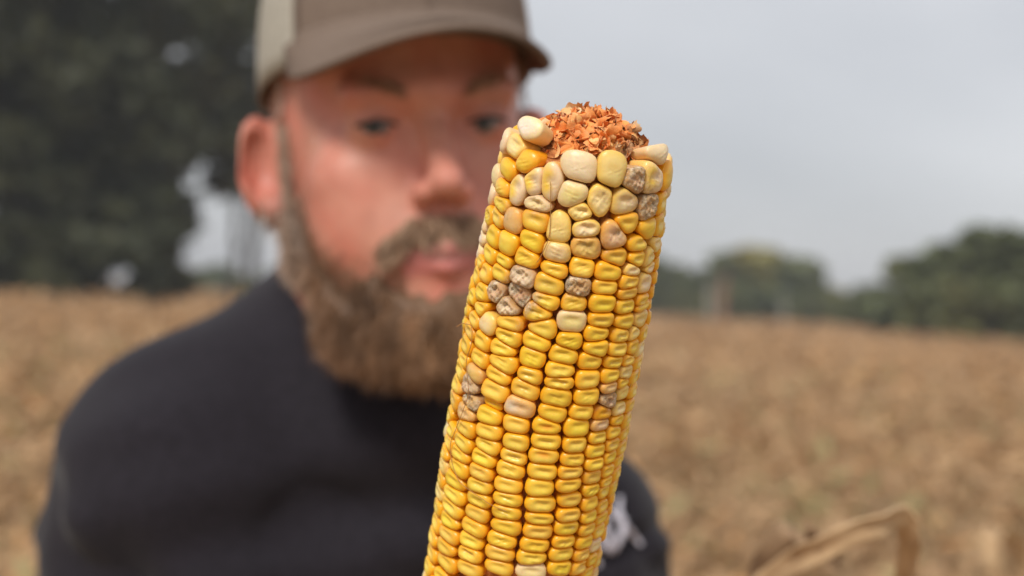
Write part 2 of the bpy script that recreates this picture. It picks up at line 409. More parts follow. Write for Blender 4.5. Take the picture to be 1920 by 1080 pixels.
# ================================================================== FOREGROUND DRY CORN PLANT (lower right)
dl = N('dry_corn_leaf', .7, .3)
dl.base(dl.ramp(dl.noise(14, 5, .6, sc3=(1, 1, 1)), [(.25, (.30, .18, .095)), (.5, (.54, .37, .21)), (.75, (.72, .54, .35))])).bump(dl.noise(60, 3), .4, .002)
dl2 = N('brown_corn_leaf', .75, .25); dl2.base(dl2.ramp(dl2.noise(14, 5, .6), [(.25, (.16, .09, .05)), (.7, (.36, .24, .14))]))
def leaf_strip(pts, widths, roll, fold=.35, n=4):
    """long leaf with a raised midrib: pts centreline, widths, roll = side vectors"""
    pts = np.asarray(pts, float); V = []
    # resample with Catmull-Rom
    def cr(A, t):
        A = np.asarray(A, float); k = len(A)-1; x = t*k; i = min(int(x), k-1); f = x-i
        g_ = lambda j: A[min(max(j, 0), k)]
        return .5*((2*g_(i))+(-g_(i-1)+g_(i+1))*f+(2*g_(i-1)-5*g_(i)+4*g_(i+1)-g_(i+2))*f*f+(-g_(i-1)+3*g_(i)-3*g_(i+1)+g_(i+2))*f**3)
    S = 26
    C_ = np.array([cr(pts, t) for t in np.linspace(0, 1, S)]); W_ = np.array([cr(np.array(widths)[:, None], t)[0] for t in np.linspace(0, 1, S)]); Rl = np.array([unit(cr(roll, t)) for t in np.linspace(0, 1, S)])
    T = np.gradient(C_, axis=0); T /= np.linalg.norm(T, axis=1)[:, None]
    for i in range(S):
        sd = unit(Rl[i]-T[i]*(Rl[i]@T[i])); nn = np.cross(T[i], sd)
        for j in np.linspace(-1, 1, 2*n+1):
            wob = .0025*math.sin(i*1.7+j*3)*abs(j)
            V.append(C_[i] + sd*W_[i]*.5*j + nn*(abs(j)**1.3*W_[i]*fold*.5 + wob))
    V = np.array(V); q = 2*n+1
    Fc = np.array([(i*q+j, i*q+j+1, (i+1)*q+j+1, (i+1)*q+j) for i in range(S-1) for j in range(q-1)])
    return V, Fc
def thick(o, t=.0012):
    md = o.modifiers.new('thickness', 'SOLIDIFY'); md.thickness = t; md.offset = 0
D1 = .82
pb = np.array([P(1400, 1080, D1+.1)[0], P(1400, 1080, D1+.1)[1], 0.])
plant = empty('dry_corn_plant', pb); tag(plant, 'dead corn plant with a sharply folded tan leaf at the lower right', 'corn plant')
st = [pb, pb+[.01, 0, .35], pb+[.0, .01, .7], pb+[-.01, 0, 1.0], pb+[.005, 0, 1.24]]
V, Fc = tube(st, [.014, .013, .012, .010, .006], 10); mesh_obj('stalk', V, Fc, dl.m, plant, pb)
s_ = np.array(st[3])
Fw = -F0
lf1 = [s_, P(1378, 1750, D1+.07), P(1370, 1350, D1+.05), P(1392, 1150, D1+.03), P(1480, 1060, D1), P(1560, 1018, D1-.02), P(1640, 982, D1-.02), P(1692, 966, D1-.01), P(1706, 1000, D1), P(1700, 1060, D1+.02), P(1690, 1140, D1+.05), P(1675, 1220, D1+.08)]
V, Fc = leaf_strip(lf1, [.011, .011, .012, .012, .013, .0135, .0135, .012, .012, .011, .008, .003], [CR+Fw*.4]*2+[CR*.7+CU*.5+Fw*.4]+[CU+Fw*.4]*4+[CU+CR*.5+Fw*.2]+[CR+Fw*.6]*4, .28)
thick(mesh_obj('leaf', V, Fc, dl.m, plant, pb))
lf2 = [s_+[0, 0, .04], P(1400, 1700, D1+.09), P(1400, 1300, D1+.08), P(1428, 1110, D1+.08), P(1462, 1040, D1+.06), P(1486, 1003, D1+.05), P(1512, 1010, D1+.05), P(1545, 1024, D1+.04), P(1570, 1060, D1+.05)]
V, Fc = leaf_strip(lf2, [.010, .012, .014, .018, .023, .021, .018, .014, .006], [CR, CR, CR, CR+Fw*.2, CR+Fw*.3, CR+Fw*.6, CR*.6+Fw, CU+Fw*.5, CU+CR*.3, CU], .5)
thick(mesh_obj('leaf', V, Fc, dl2.m, plant, pb))
lf3 = [np.array(st[2]), pb+[-.1, -.05, .85], pb+[-.2, -.12, .8], pb+[-.26, -.2, .6]]
V, Fc = leaf_strip(lf3, [.016, .03, .026, .004], [[0, 1, .2]]*4, .5); thick(mesh_obj('leaf', V, Fc, dl.m, plant, pb))
pb2 = np.array([P(1930, 1080, 2.6)[0], P(1930, 1080, 2.6)[1], 0.])
plant2 = empty('dry_corn_plant', pb2); tag(plant2, 'dead corn plant at the right edge with a short pale curled leaf', 'corn plant')
V, Fc = tube([pb2, pb2+[.01, 0, .5], pb2+[0, .01, .9], pb2+[.0, 0, 1.12]], [.014, .013, .011, .006], 10); mesh_obj('stalk', V, Fc, dl.m, plant2, pb2)
V, Fc = leaf_strip([pb2+[0, 0, 1.0], P(1912, 1060, 2.55), P(1888, 1015, 2.5), P(1868, 1000, 2.48), P(1862, 1040, 2.47), P(1872, 1100, 2.47)], [.015, .035, .04, .036, .026, .004], [CR+Fw]*6, .6)
thick(mesh_obj('leaf', V, Fc, dl.m, plant2, pb2))

# ================================================================== THE EAR OF CORN
AX_T = P(1101, 283, .444); AX_B = P(955, 1080, .485)
ax_up = unit(AX_T-AX_B); LEN0 = np.linalg.norm(AX_T-AX_B)
e2 = unit(-F0 - ax_up*(-F0@ax_up)); e1 = np.cross(e2, ax_up); 
if e1@CR < 0: e1 = -e1
T_END = .212
_t = np.array([-.012, 0., .0025, .045, .090, LEN0, .17, .212]); _r = np.array([.0215, .0240, .0244, .0264, .0269, .0260, .0245, .018])
def Rad(t): return np.interp(t, _t, _r)
def surf(phi, t, off=0.):
    r = Rad(t)+off
    return AX_T - ax_up*np.asarray(t)[..., None] + (e1*np.sin(phi)[..., None] + e2*np.cos(phi)[..., None])*np.asarray(r)[..., None]
gph = np.linspace(-R(89), R(89), 357); gt = np.linspace(-.012, .15, 500)
PH, TT = np.meshgrid(gph, gt, indexing='ij'); S3 = surf(PH, TT)
v = S3-CAM; dd = v@F0; SX = 960+FPX*(v@CR)/dd; SY = 540-FPX*(v@CU)/dd
# visible part only: between the tangent rays
nrm = e1*np.sin(PH)[..., None]+e2*np.cos(PH)[..., None]; vis = np.einsum('ijk,ijk->ij', nrm, -v) > 0
SX = np.where(vis, SX, 1e6)
def inv(x, y):
    i = np.argmin((SX-x)**2+(SY-y)**2); i, j = np.unravel_index(i, SX.shape); return gph[i], gt[j]
K = """981,250,42,36,20,W0;961,279,36,36,10,p;980,305,38,38,5,y0;949,318,30,32,0,y0;939,353,24,28,0,y0;964,356,32,54,12,e;996,343,34,48,8,e;1030,345,42,66,-2,e;
1085,321,70,50,10,W0;1072.5,365,56,46,0,W0;1005,383,70,30,12,Wd;936,382,38,26,5,y;912,405,16,30,0,y;928,408,34,28,-10,y;956,415,36,46,5,t0;1000,416,58,38,4,y;1045,430,54,54,5,p0;
1088,399,72,32,6,pd;1099,430,60,34,0,pd;919,444,34,36,0,y;946,456,44,42,0,y0;993.6,452,52,36,4,y;1148,328,54,64,8,p0;1198,345,50,42,20,m;1228,340,46,55,8,e;1254,335,16,50,5,y0;1240,302,34,32,5,W0;
1126.5,375,46,60,-18,pm;1177,382,56,46,10,p;1221,390,34,48,12,m;1247,382,22,42,5,y;1178,421,60,36,22,y;1219,430,40,36,12,y0;1241,424,20,44,5,y;1157,443,54,50,20,tm;
1099,467.5,62,44,6,tm;1157,484,48,32,0,y;1203,459,44,26,8,y;1234,460,16,28,0,p;1199,488,36,26,14,y;1224,484,16,36,0,p;1190,508,36,22,12,p;1223,505,12,18,0,p;1091,504,50,36,5,y;1145,512,54,34,8,y;
1185,530,40,26,8,y;1214,533,22,38,0,p;1085,540,50,36,6,mp;1139,540,48,28,6,y;1183,552,42,22,3,y;1208,566,16,26,0,y;1077,571.5,48,34,5,y;1133,573,52,34,4,y;1180,577,42,26,3,y;
912,477,30,30,0,y;896,492,12,18,0,y;938,488,34,20,3,y;982,485.5,54,34,8,y;1042,474,60,38,8,p0;1037,507,58,26,8,y;931,514,38,30,3,y;905,512,26,36,0,y;888,516,12,28,0,y;975.5,520,56,38,8,m1;1026,536,62,42,6,ys;
924,546.5,34,36,8,m;966,553,54,38,0,mm;899,548,24,36,0,y;882,556,12,24,0,y;1020,564,56,30,10,y;947,579,54,30,4,m1;897,578,42,26,8,y;1006,588,64,32,5,y;885,601,18,24,0,y;907,606,34,36,0,p0;950,607,54,28,8,y;
1014,619.5,62,36,8,y;877,620,20,22,0,y;947,633,52,34,14,y;897,641,34,32,5,y;870,648,18,34,0,y;1004,643.5,56,34,15,y;939,655,54,32,12,y;995,674,54,38,8,y;892,672,34,30,8,y;866,675,16,26,0,y;938,682,57,34,10,y;
990,706.5,50,30,5,y;929,706,56,30,16,y;885,701,36,26,5,t0;859,694,18,34,0,y;1074,606,62,44,8,W1;1130,602,50,30,7,y;1178,606,42,28,5,y;1204,600,14,30,0,p;1207,574,12,22,0,y;1123,628,52,30,8,y;1169,631,42,26,10,y;1195,628,12,24,0,p;
1068,642,52,34,15,y;1121,657,48,32,12,y;1164,656,40,28,8,y;1191,653,14,28,0,y;1057,667,56,36,12,y;1112,681,45,34,14,y;1157,681,40,24,6,y;1182,677,12,20,0,y;1050,696,60,30,5,y;1106,715,50,36,8,y;1150,706,42,26,3,y;1177,702,14,30,0,p;
1049,719,58,26,6,y;1045,748,63,40,8,y;1104,747,48,34,7,y;1148,729,40,21,3,t;1147,753,38,28,8,m;1171,718,12,20,0,y;1171,740,12,24,0,p;1037,776,56,34,14,y;1095,777,48,30,6,y;1136,777,38,26,10,o;1165,769,12,22,0,p;1162,789,14,20,0,y;
1027,802,58,28,6,yo;1087,805,52,35,6,y;1132,799.5,40,22,3,t;1154,812,18,22,0,y;1024,831.5,58,32,4,y;1083,837,46,28,2,y;1128,822,38,22,2,y;1020,857.5,57,30,5,yo;1077,864,47,25,3,y;1123,848,42,25,2,y;1152,836,16,22,0,y;1149,860,14,22,0,y;
1017.5,887,57,32,4,y;1073,888,48,25,4,y;1120,872,40,23,2,y;1144,885,14,22,0,y;1012.6,917,57,34,4,y;1070,913,48,27,4,y;1117.5,896,38,26,3,y;1014.7,949,62,30,3,y;1073,941,47,27,1,y;1113,921,38,22,2,y;1112,946,36,27,0,y;
1137,924,14,24,0,y;1134,952,14,24,0,y;1141,905,12,18,0,y;1072,968,48,26,0,y;1013,977,58,22,3,y;1011,1001,58,30,6,y;1004,1026,58,28,8,y;998,1049,60,26,6,y;998,1075,60,28,3,W1;1066,994,50,26,3,ys;1062,1019,48,24,3,y;1058,1043,50,26,1,y;1054,1067.5,50,25,0,y;
1111,970,34,24,0,y;1107,994,36,23,0,y;1103,1019,36,25,3,y;1098,1042.5,36,22,0,y;1094,1066,36,25,0,y;1131,975,12,22,0,y;1126,999,12,24,0,y;1119,1027,12,24,0,W1;1112,1052,12,22,0,y;1106,1076,12,22,0,y;
874,722,36,34,5,m1;851,722,18,28,0,y;922,733,60,40,8,y;981,733,56,38,8,y;847,749,18,28,0,y;876,751,40,24,3,m;916,759,40,18,5,o;970,765,60,42,8,tw;866,776,40,28,5,t;838,779,14,28,0,y;910.6,781,52,32,5,y;965,798,52,33,5,y;866,803,36,28,6,y;
840,806,20,26,0,y;910.6,810,52,30,6,y;965,831.5,50,32,3,y;861,830,38,26,10,y;836,828,16,24,0,y;908,837,52,28,8,y;855.6,852,42,26,8,y;829,848,16,24,0,y;901,862,52,30,10,y;960,859,54,28,6,y;854,876,42,26,8,y;827,870,16,24,0,p;
897,887,50,29,8,y;954,884,58,31,6,y;847,902,40,26,8,y;822,896,16,26,0,y;893,913,48,27,8,y;950,912,57,29,4,y;844,927,42,25,8,y;818,922,16,26,0,p;892,939,50,27,6,y;949,939,57,28,4,y;840,952,40,25,8,y;815,950,16,26,0,y;
889,965,48,28,10,y;946,965,58,28,5,y;835,977,40,25,10,y;811,978,16,26,0,y;883,991,50,28,11,y;945,991,60,28,5,y;834,1002,40,25,8,y;806,1006,16,26,0,y;878,1016,48,28,8,y;938,1016,58,28,9,y;831,1028,42,26,6,y;803,1035,16,26,0,y;
875,1042,48,28,8,y;933.6,1041,58,28,6,y;831,1054,42,26,4,y;799,1063,16,26,0,y;874,1067,48,26,5,y;932,1066,58,25,3,y"""
kern = []
AX_IMG = math.degrees(math.atan2(146, 797))      # image tilt of the ear's axis
for s in K.replace('\n', '').split(';'):
    s = s.split(',')
    x, y, wp, hp, rt = map(float, s[:5]); ty = s[5]
    ph, t = inv(x, y)
    ca, sa = math.cos(R(AX_IMG)), math.sin(R(AX_IMG))
    pa, _ = inv(x-wp*.5*ca, y-wp*.5*sa); pb_, _ = inv(x+wp*.5*ca, y+wp*.5*sa)
    r = float(Rad(t)); wr = min(max((pb_-pa)*r, .0062), .0125)
    depth = float((surf(np.array(ph), np.array(t))-CAM)@F0)
    hr = hp*depth/FPX/math.cos(R(13))
    if wp < 24: wr = max(wr, .0082)
    if abs(ph) > R(60): wr = min(wr, .0098)
    kern.append([ph, t, wr*.5, hr*.5, R(rt-9.)*(1 if abs(ph) < R(50) else .5), ty])
# continue the rows below the frame, then all round the back
def clear_of(ph, t, hw, hh_, f=1.25):
    for k in kern:
        dp = (ph-k[0]+math.pi) % (2*math.pi)-math.pi
        r = float(Rad(t))
        if abs(dp*r)/(hw+k[2])*1.15 < 1/f*1.15 and abs(t-k[1])/(hh_+k[3]) < .72: return False
    return True
low = [k for k in kern if k[1] > LEN0-.009 and abs(k[0]) < R(70)]
cols_ = []
for k in sorted(low, key=lambda q: -q[1]):
    if all(abs(k[0]-c[0])*.026 > .005 for c in cols_): cols_.append(k)
for c in cols_:
    t = c[1]+.0041
    while t < T_END-.006:
        kern.append([c[0]+rnd.gauss(0, .01), t, c[2]*min(1, Rad(t)/.026), .0021, R(rnd.gauss(0, 3)), 'y']); t += .0041*rnd.uniform(.93, 1.08)
for i in range(15):
    ph = R(-63)+i*R(9.0*2)*.5
    t = LEN0-.0035
    while t < T_END-.006:
        p = ph+rnd.gauss(0, .012)
        if clear_of(p, t, .0044, .0021): kern.append([p, t, .0044*min(1, float(Rad(t))/.026), .0021, R(rnd.gauss(0, 3)), rnd.choice(['y', 'y', 'y', 'p'])])
        t += .0012
nb = 16
for i in range(nb):
    ph = R(58)+i*(R(360-116)/(nb-1)) if True else 0
    t = .001+rnd.random()*.003
    while t < T_END-.006:
        hw, hh_ = .0046*min(1, float(Rad(t))/.026), rnd.uniform(.0019, .0023)
        if t < .02: hh_ *= 1.35
        p = ph+rnd.gauss(0, .012)
        if clear_of(p, t, hw, hh_):
            ty = rnd.choices(['y', 'p', 'ys', 'W1', 't'], [80, 8, 5, 3, 3])[0] if t > .02 else rnd.choice(['p', 'W0', 'y0', 'e'])
            kern.append([p if p < math.pi else p-2*math.pi, t, hw, hh_, R(rnd.gauss(0, 4)), ty])
        else: t -= hh_*1.3
        t += hh_*2
COL = {'y': ((.94, .70, .10), (.92, .43, .010)), 'p': ((.92, .78, .36), (.88, .60, .13)), 'W': ((.92, .81, .53), (.87, .68, .36)), 't': ((.82, .58, .26), (.78, .42, .09)),
       'm': ((.68, .49, .28), (.56, .35, .15)), 'o': ((.88, .50, .02), (.84, .34, .005)), 'e': ((.90, .64, .09), (.86, .60, .22))}
ear = empty('corn_ear', surf(np.array(0.), np.array(T_END)) - e2*Rad(T_END))
tag(ear, 'yellow corn ear held upright before the man, with broken reddish tip and mouldy kernels', 'corn ear')
km = N('kernel_skin', .34, .5)
at = km.attr(); mo = at.outputs['Alpha']
n1 = km.noise(260, 6, .7); n2 = km.noise(900, 5, .65); n3 = km.noise(180, 2)
sp = km.ramp(n1, [(.44, (1, 1, 1)), (.56, (.0, .0, .0))])
mold = km.mix(km.ramp(n2, [(.36, (0, 0, 0)), (.64, (1, 1, 1))]), (.20, .13, .07), (.80, .68, .48))
fc = km.math('MULTIPLY', mo, km.n('ShaderNodeRGBToBW').outputs[0])
bw = [x for x in km.t.nodes if x.bl_idname == 'ShaderNodeRGBToBW'][0]; km.l(sp, bw.inputs[0])
basec = km.mix(km.math('MULTIPLY', n3, .22), at.outputs['Color'], (.70, .34, .03))
km.base(km.mix(fc, basec, mold))
km.l(km.math('ADD', .33, km.math('MULTIPLY', mo, .5)), km.b.inputs['Roughness'])
km.bump(km.math('ADD', km.noise(700, 4, .6), km.math('MULTIPLY', km.math('MULTIPLY', n2, mo), 6.)), .25, .0005)
km.b.inputs['Subsurface Weight'].default_value = .22; km.b.inputs['Subsurface Scale'].default_value = .0016
km.b.inputs['Subsurface Radius'].default_value = (1, .45, .08)
NS = 26; TH = np.linspace(0, 2*math.pi, NS, endpoint=False)
RINGS = [0, .14, .28, .42, .56, .68, .78, .86, .92, .965, .99, 1.0]
kmesh = []
STAINS = [(*inv(a, b), r_, q_) for a, b, r_, q_ in ((985, 562, .0042, .9), (958, 548, .005, .6), (1206, 368, .0042, .7), (1085, 544, .0036, .5), (1010, 392, .004, .35), (868, 735, .004, .6), (1150, 753, .0035, .5), (975, 597, .003, .5), (1135, 462, .0025, .6), (948, 400, .004, .35))]
for i, (ph, t, hw, hh_, rt, ty) in enumerate(kern):
    r = float(Rad(t)); base_t = ty[0] if ty[0] in COL else 'y'
    rn = random.Random(i*31+5)
    n_exp = (3.0 if ty == 'W0' else 2.4) if '0' in ty else rn.uniform(3.2, 4.4)
    c, s = np.cos(TH-rt), np.sin(TH-rt)
    rse = 1.23/((np.abs(c)/hw)**n_exp + (np.abs(s)/hh_)**n_exp)**(1/n_exp)
    inv_r = rse**-11.
    for j, q in enumerate(kern):
        if j == i: continue
        dt = -(q[1]-t)
        if abs(dt) > .012: continue
        dp = (q[0]-ph+math.pi) % (2*math.pi)-math.pi; dx = dp*r
        if abs(dx) > .016: continue
        L = math.hypot(dx, dt); a = math.atan2(dt, dx)
        def sup(hw_, hh2, rot_):   # support radius towards the neighbour
            return 1/((abs(math.cos(a-rot_))/hw_)**2.6+(abs(math.sin(a-rot_))/hh2)**2.6)**(1/2.6)
        ri, rj = sup(hw, hh_, rt), sup(q[2], q[3], q[4])
        f = ri/(ri+rj)*L - .00002
        cs = np.cos(TH-a)
        rv = np.where(cs > .05, f/np.maximum(cs, .05), 1.)
        inv_r = inv_r + np.maximum(rv, .0012)**-11.
    Ro = inv_r**(-1/11.)
    Ro = (Ro*2+np.roll(Ro, 1)+np.roll(Ro, -1))/4
    lump = 1+.02*np.sin(TH*2+rn.random()*6)+.012*np.sin(TH*3+rn.random()*6); Ro = Ro*lump
    wr_, hr_ = Ro[np.abs(np.cos(TH)) > .9].mean(), Ro[np.abs(np.sin(TH)) > .9].mean()
    mn = min(wr_, hr_)
    Hh = min(.00135, mn*.62)            # shoulder height
    dep = {'0': 0.}.get(ty[-1], rn.uniform(.00042, .00075))
    if ty[-1] == 'd': dep = .0011
    if ty[0] == 'm' or ty in ('tm',): dep = .0010
    dyo = rn.uniform(.10, .30)*hr_; dxo = rn.uniform(-.12, .12)*wr_
    hj = rn.uniform(-.00022, .00022)+(.0003 if '0' in ty else 0)
    if ty == 'o' and hh_ < .0018: hj = -.0014
    if ty in ('mm',): hj = -.0010
    tlx, tly = rn.gauss(0, .035), rn.gauss(0, .05)
    cc, cs_ = np.array(COL[base_t][0]), np.array(COL[base_t][1])
    jit = rn.uniform(.93, 1.05); hue = rn.uniform(.94, 1.07) if base_t in 'yo' else rn.uniform(.95, 1.0)
    cc = cc*np.array([jit, jit*hue, jit*rn.uniform(.6, 1.35)]); cs_ = cs_*np.array([jit, jit*hue, 1])
    mo_ = {'m': .85, 'W': .10, 't': .16, 'p': .06}.get(ty[0], 0.0)
    if ty in ('tm', 'pm', 'ys'): mo_ = .3
    if ty == 'mp' or ty == 'mm': mo_ = 1.
    if ty == 'm1': cc = np.array([.82, .68, .48]); mo_ = .5
    wrk = rn.uniform(.00008, .00022) if rn.random() < (.30 if t > .022 else .7) else 0.; wsg = rn.choice([-1, 1])
    if '0' not in ty and ty[0] == 'y' and rn.random() < .12: dep *= 1.7
    X, Y, Z, Cc = [], [], [], []
    for s_r in RINGS:
        x = Ro*np.cos(TH)*s_r; y = Ro*np.sin(TH)*s_r
        z = Hh*((1-s_r**4.2)**.6-1) + hj
        if '0' in ty: z = Hh*((1-s_r**2.2)**.6-1)*1.1+hj+.0002
        gd = np.exp(-((np.abs(x-dxo)/(wr_*.52))**3+(np.abs(y-dyo)/(hr_*.30))**2))
        zz = z - dep*gd + tlx*x + tly*y
        if wrk: zz = zz + wrk*np.sin(x*1700+y*2300*wsg+i)*np.sin(y*2900-x*700+i)*(1-s_r**3)
        if ty[0] == 'm' or ty[-1] == 'm' or ty[-1] == 'd':
            zz = zz + (.00042 if ty[0] == 'm' else .00014)*(np.sin(x*2100+i+900*y)*np.sin(y*2700+2*i)+.6*np.sin(x*4300-y*2500+i*3))*(1-s_r**4)
        X.append(x); Y.append(y); Z.append(zz+0*x)
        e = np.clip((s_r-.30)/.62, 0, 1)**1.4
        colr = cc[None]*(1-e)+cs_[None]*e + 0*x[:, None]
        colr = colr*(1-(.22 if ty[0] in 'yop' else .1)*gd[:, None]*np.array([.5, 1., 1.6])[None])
        if ty[0] == 'e':
            pe = np.clip(.5+x/wr_*1.4+.3*np.sin(y*1500), 0, 1)[:, None]; colr = colr*(1-pe)+np.array([.82, .64, .42])*pe
        mv = np.full(NS, mo_)
        if ty in ('tm', 'ys', 'pm'):
            mv = np.clip(1.25-np.hypot((x-dxo-wr_*.15)/(wr_*.5), (y-dyo)/(hr_*.5))*1.1, 0, 1)*(.7 if ty == 'tm' else .5)
            colr = colr*(1-.45*mv[:, None])
        if ty == 'yo':
            ob = np.clip(1.2-np.hypot(x/(wr_*.6), (y-dyo)/(hr_*.5)), 0, 1)[:, None]; colr = colr*(1-ob)+np.array([.8, .33, .02])*ob
        if ty == 'tw':
            ob = np.clip(1.2-np.hypot((x+wr_*.45)/(wr_*.5), (y)/(hr_*.7)), 0, 1)[:, None]; colr = colr*(1-ob)+np.array([.85, .72, .55])*ob
        st_ = np.zeros(NS)
        for (sp_, st2, sr_, sa_) in STAINS: st_ = np.maximum(st_, sa_*np.exp(-((((ph-sp_)*r+x)/sr_)**2+((t-y-st2)/sr_)**2)))
        mv = np.maximum(mv, st_); colr = colr*(1-.5*st_[:, None]*np.array([.7, 1, 1]))
        Cc.append(np.hstack([colr, mv[:, None]]))
    bot = .0066 if t < .008 else .0062
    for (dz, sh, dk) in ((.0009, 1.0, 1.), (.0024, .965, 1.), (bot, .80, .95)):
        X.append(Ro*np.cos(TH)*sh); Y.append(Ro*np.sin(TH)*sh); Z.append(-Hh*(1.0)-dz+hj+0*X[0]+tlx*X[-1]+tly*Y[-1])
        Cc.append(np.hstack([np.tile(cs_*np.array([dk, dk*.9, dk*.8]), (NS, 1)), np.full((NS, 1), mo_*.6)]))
    X, Y, Z = map(np.array, (X, Y, Z)); nr = len(X)
    PHI = ph + X/r; T_ = t - Y
    lean_in = 0.
    Vv = AX_T - ax_up*T_[..., None] + (e1*np.sin(PHI)[..., None]+e2*np.cos(PHI)[..., None])*(r+Z)[..., None]
    V = Vv.reshape(-1, 3)[NS-1:]    # collapse the first ring to one vertex
    Cv = np.vstack(Cc)[NS-1:]
    tip_in = R(26)*max(0., min(1., (.0035-t)/.009))
    if tip_in > 0:
        rad_d = e1*math.sin(ph)+e2*math.cos(ph); tan = np.cross(ax_up, rad_d)
        piv = AX_T-ax_up*t+rad_d*(r-.0045)
        Mr = np.array(Matrix.Rotation(-tip_in, 3, Vector(tan))); V = (V-piv)@Mr.T+piv
    kmesh.append([V, nr, Cv, ph, t, hw*hh_])
def kfaces(nr):
    tri = []; 
    for k in range(NS): tri.append((0, 1+k, 1+(k+1) % NS, 1+(k+1) % NS))
    Q = []
    for a in range(nr-2):
        for k in range(NS):
            b = 1+a*NS; Q.append((b+k, b+NS+k, b+NS+(k+1) % NS, b+(k+1) % NS))
    T3 = [q for q in tri]
    return T3, Q
def kernel_faces(nr):
    Fs = []
    for k in range(NS): Fs.append((0, 1+k, 1+(k+1) % NS))
    for a in range(nr-2):
        b = 1+a*NS
        for k in range(NS):
            k2 = (k+1) % NS; Fs.append((b+k, b+NS+k, b+NS+k2)); Fs.append((b+k, b+NS+k2, b+k2))
    return np.array(Fs)
KF = kernel_faces(kmesh[0][1])
score = []
for i, q in enumerate(kmesh):
    c = q[0].mean(0); x, y, d = proj(c); n_ = e1*math.sin(q[3])+e2*math.cos(q[3]); f = n_@unit(CAM-c)
    score.append((f*q[5]*1e6 if (f > -.2 and y < 1110) else f-5, i))
score.sort(reverse=True)
pick = [i for s, i in score[:300]]
pickset = set(pick)
LB = {'m': 'shrivelled mouldy brown kernel', 'W': 'pale cream kernel', 't': 'tan discoloured kernel'}
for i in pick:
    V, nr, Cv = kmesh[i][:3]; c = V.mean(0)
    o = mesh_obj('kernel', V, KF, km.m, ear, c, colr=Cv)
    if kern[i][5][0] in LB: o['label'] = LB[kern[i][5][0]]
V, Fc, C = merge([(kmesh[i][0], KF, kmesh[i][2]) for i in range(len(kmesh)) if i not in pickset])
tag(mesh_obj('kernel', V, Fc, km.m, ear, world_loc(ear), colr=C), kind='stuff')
# cob core
cobm = N('cob', .9, .2); cobm.base(cobm.ramp(cobm.noise(500, 4, .6), [(.3, (.30, .09, .03)), (.7, (.62, .26, .09))])).bump(cobm.noise(900, 4), .7, .001)
ts = np.concatenate([np.linspace(-.0045, T_END+.004, 40)]); n = 48; V = []
for t in ts:
    rr = float(Rad(t))-.0052; rr = min(rr, .0105+ (t+.0045)*4) if t < .003 else rr
    for k in range(n):
        a = 2*math.pi*k/n; V.append(AX_T-ax_up*t+(e1*math.sin(a)+e2*math.cos(a))*(rr+.0003*math.sin(a*16)))
V.append(AX_T+ax_up*.0055); V.append(AX_T-ax_up*(T_END+.006))
Fs = [(i*n+k, i*n+(k+1) % n, (i+1)*n+(k+1) % n) for i in range(len(ts)-1) for k in range(n)]+[(i*n+k, (i+1)*n+(k+1) % n, (i+1)*n+k) for i in range(len(ts)-1) for k in range(n)]
Fs += [(len(V)-2, (k+1) % n, k) for k in range(n)]+[(len(V)-1, (len(ts)-1)*n+k, (len(ts)-1)*n+(k+1) % n) for k in range(n)]
mesh_obj('cob', V, Fs, cobm.m, ear, world_loc(ear))
V, Fc = tube([AX_T-ax_up*(T_END), AX_T-ax_up*(T_END+.02), AX_T-ax_up*(T_END+.05)], [.013, .011, .009], 16); mesh_obj('shank', V, Fc, dl.m, ear, world_loc(ear))
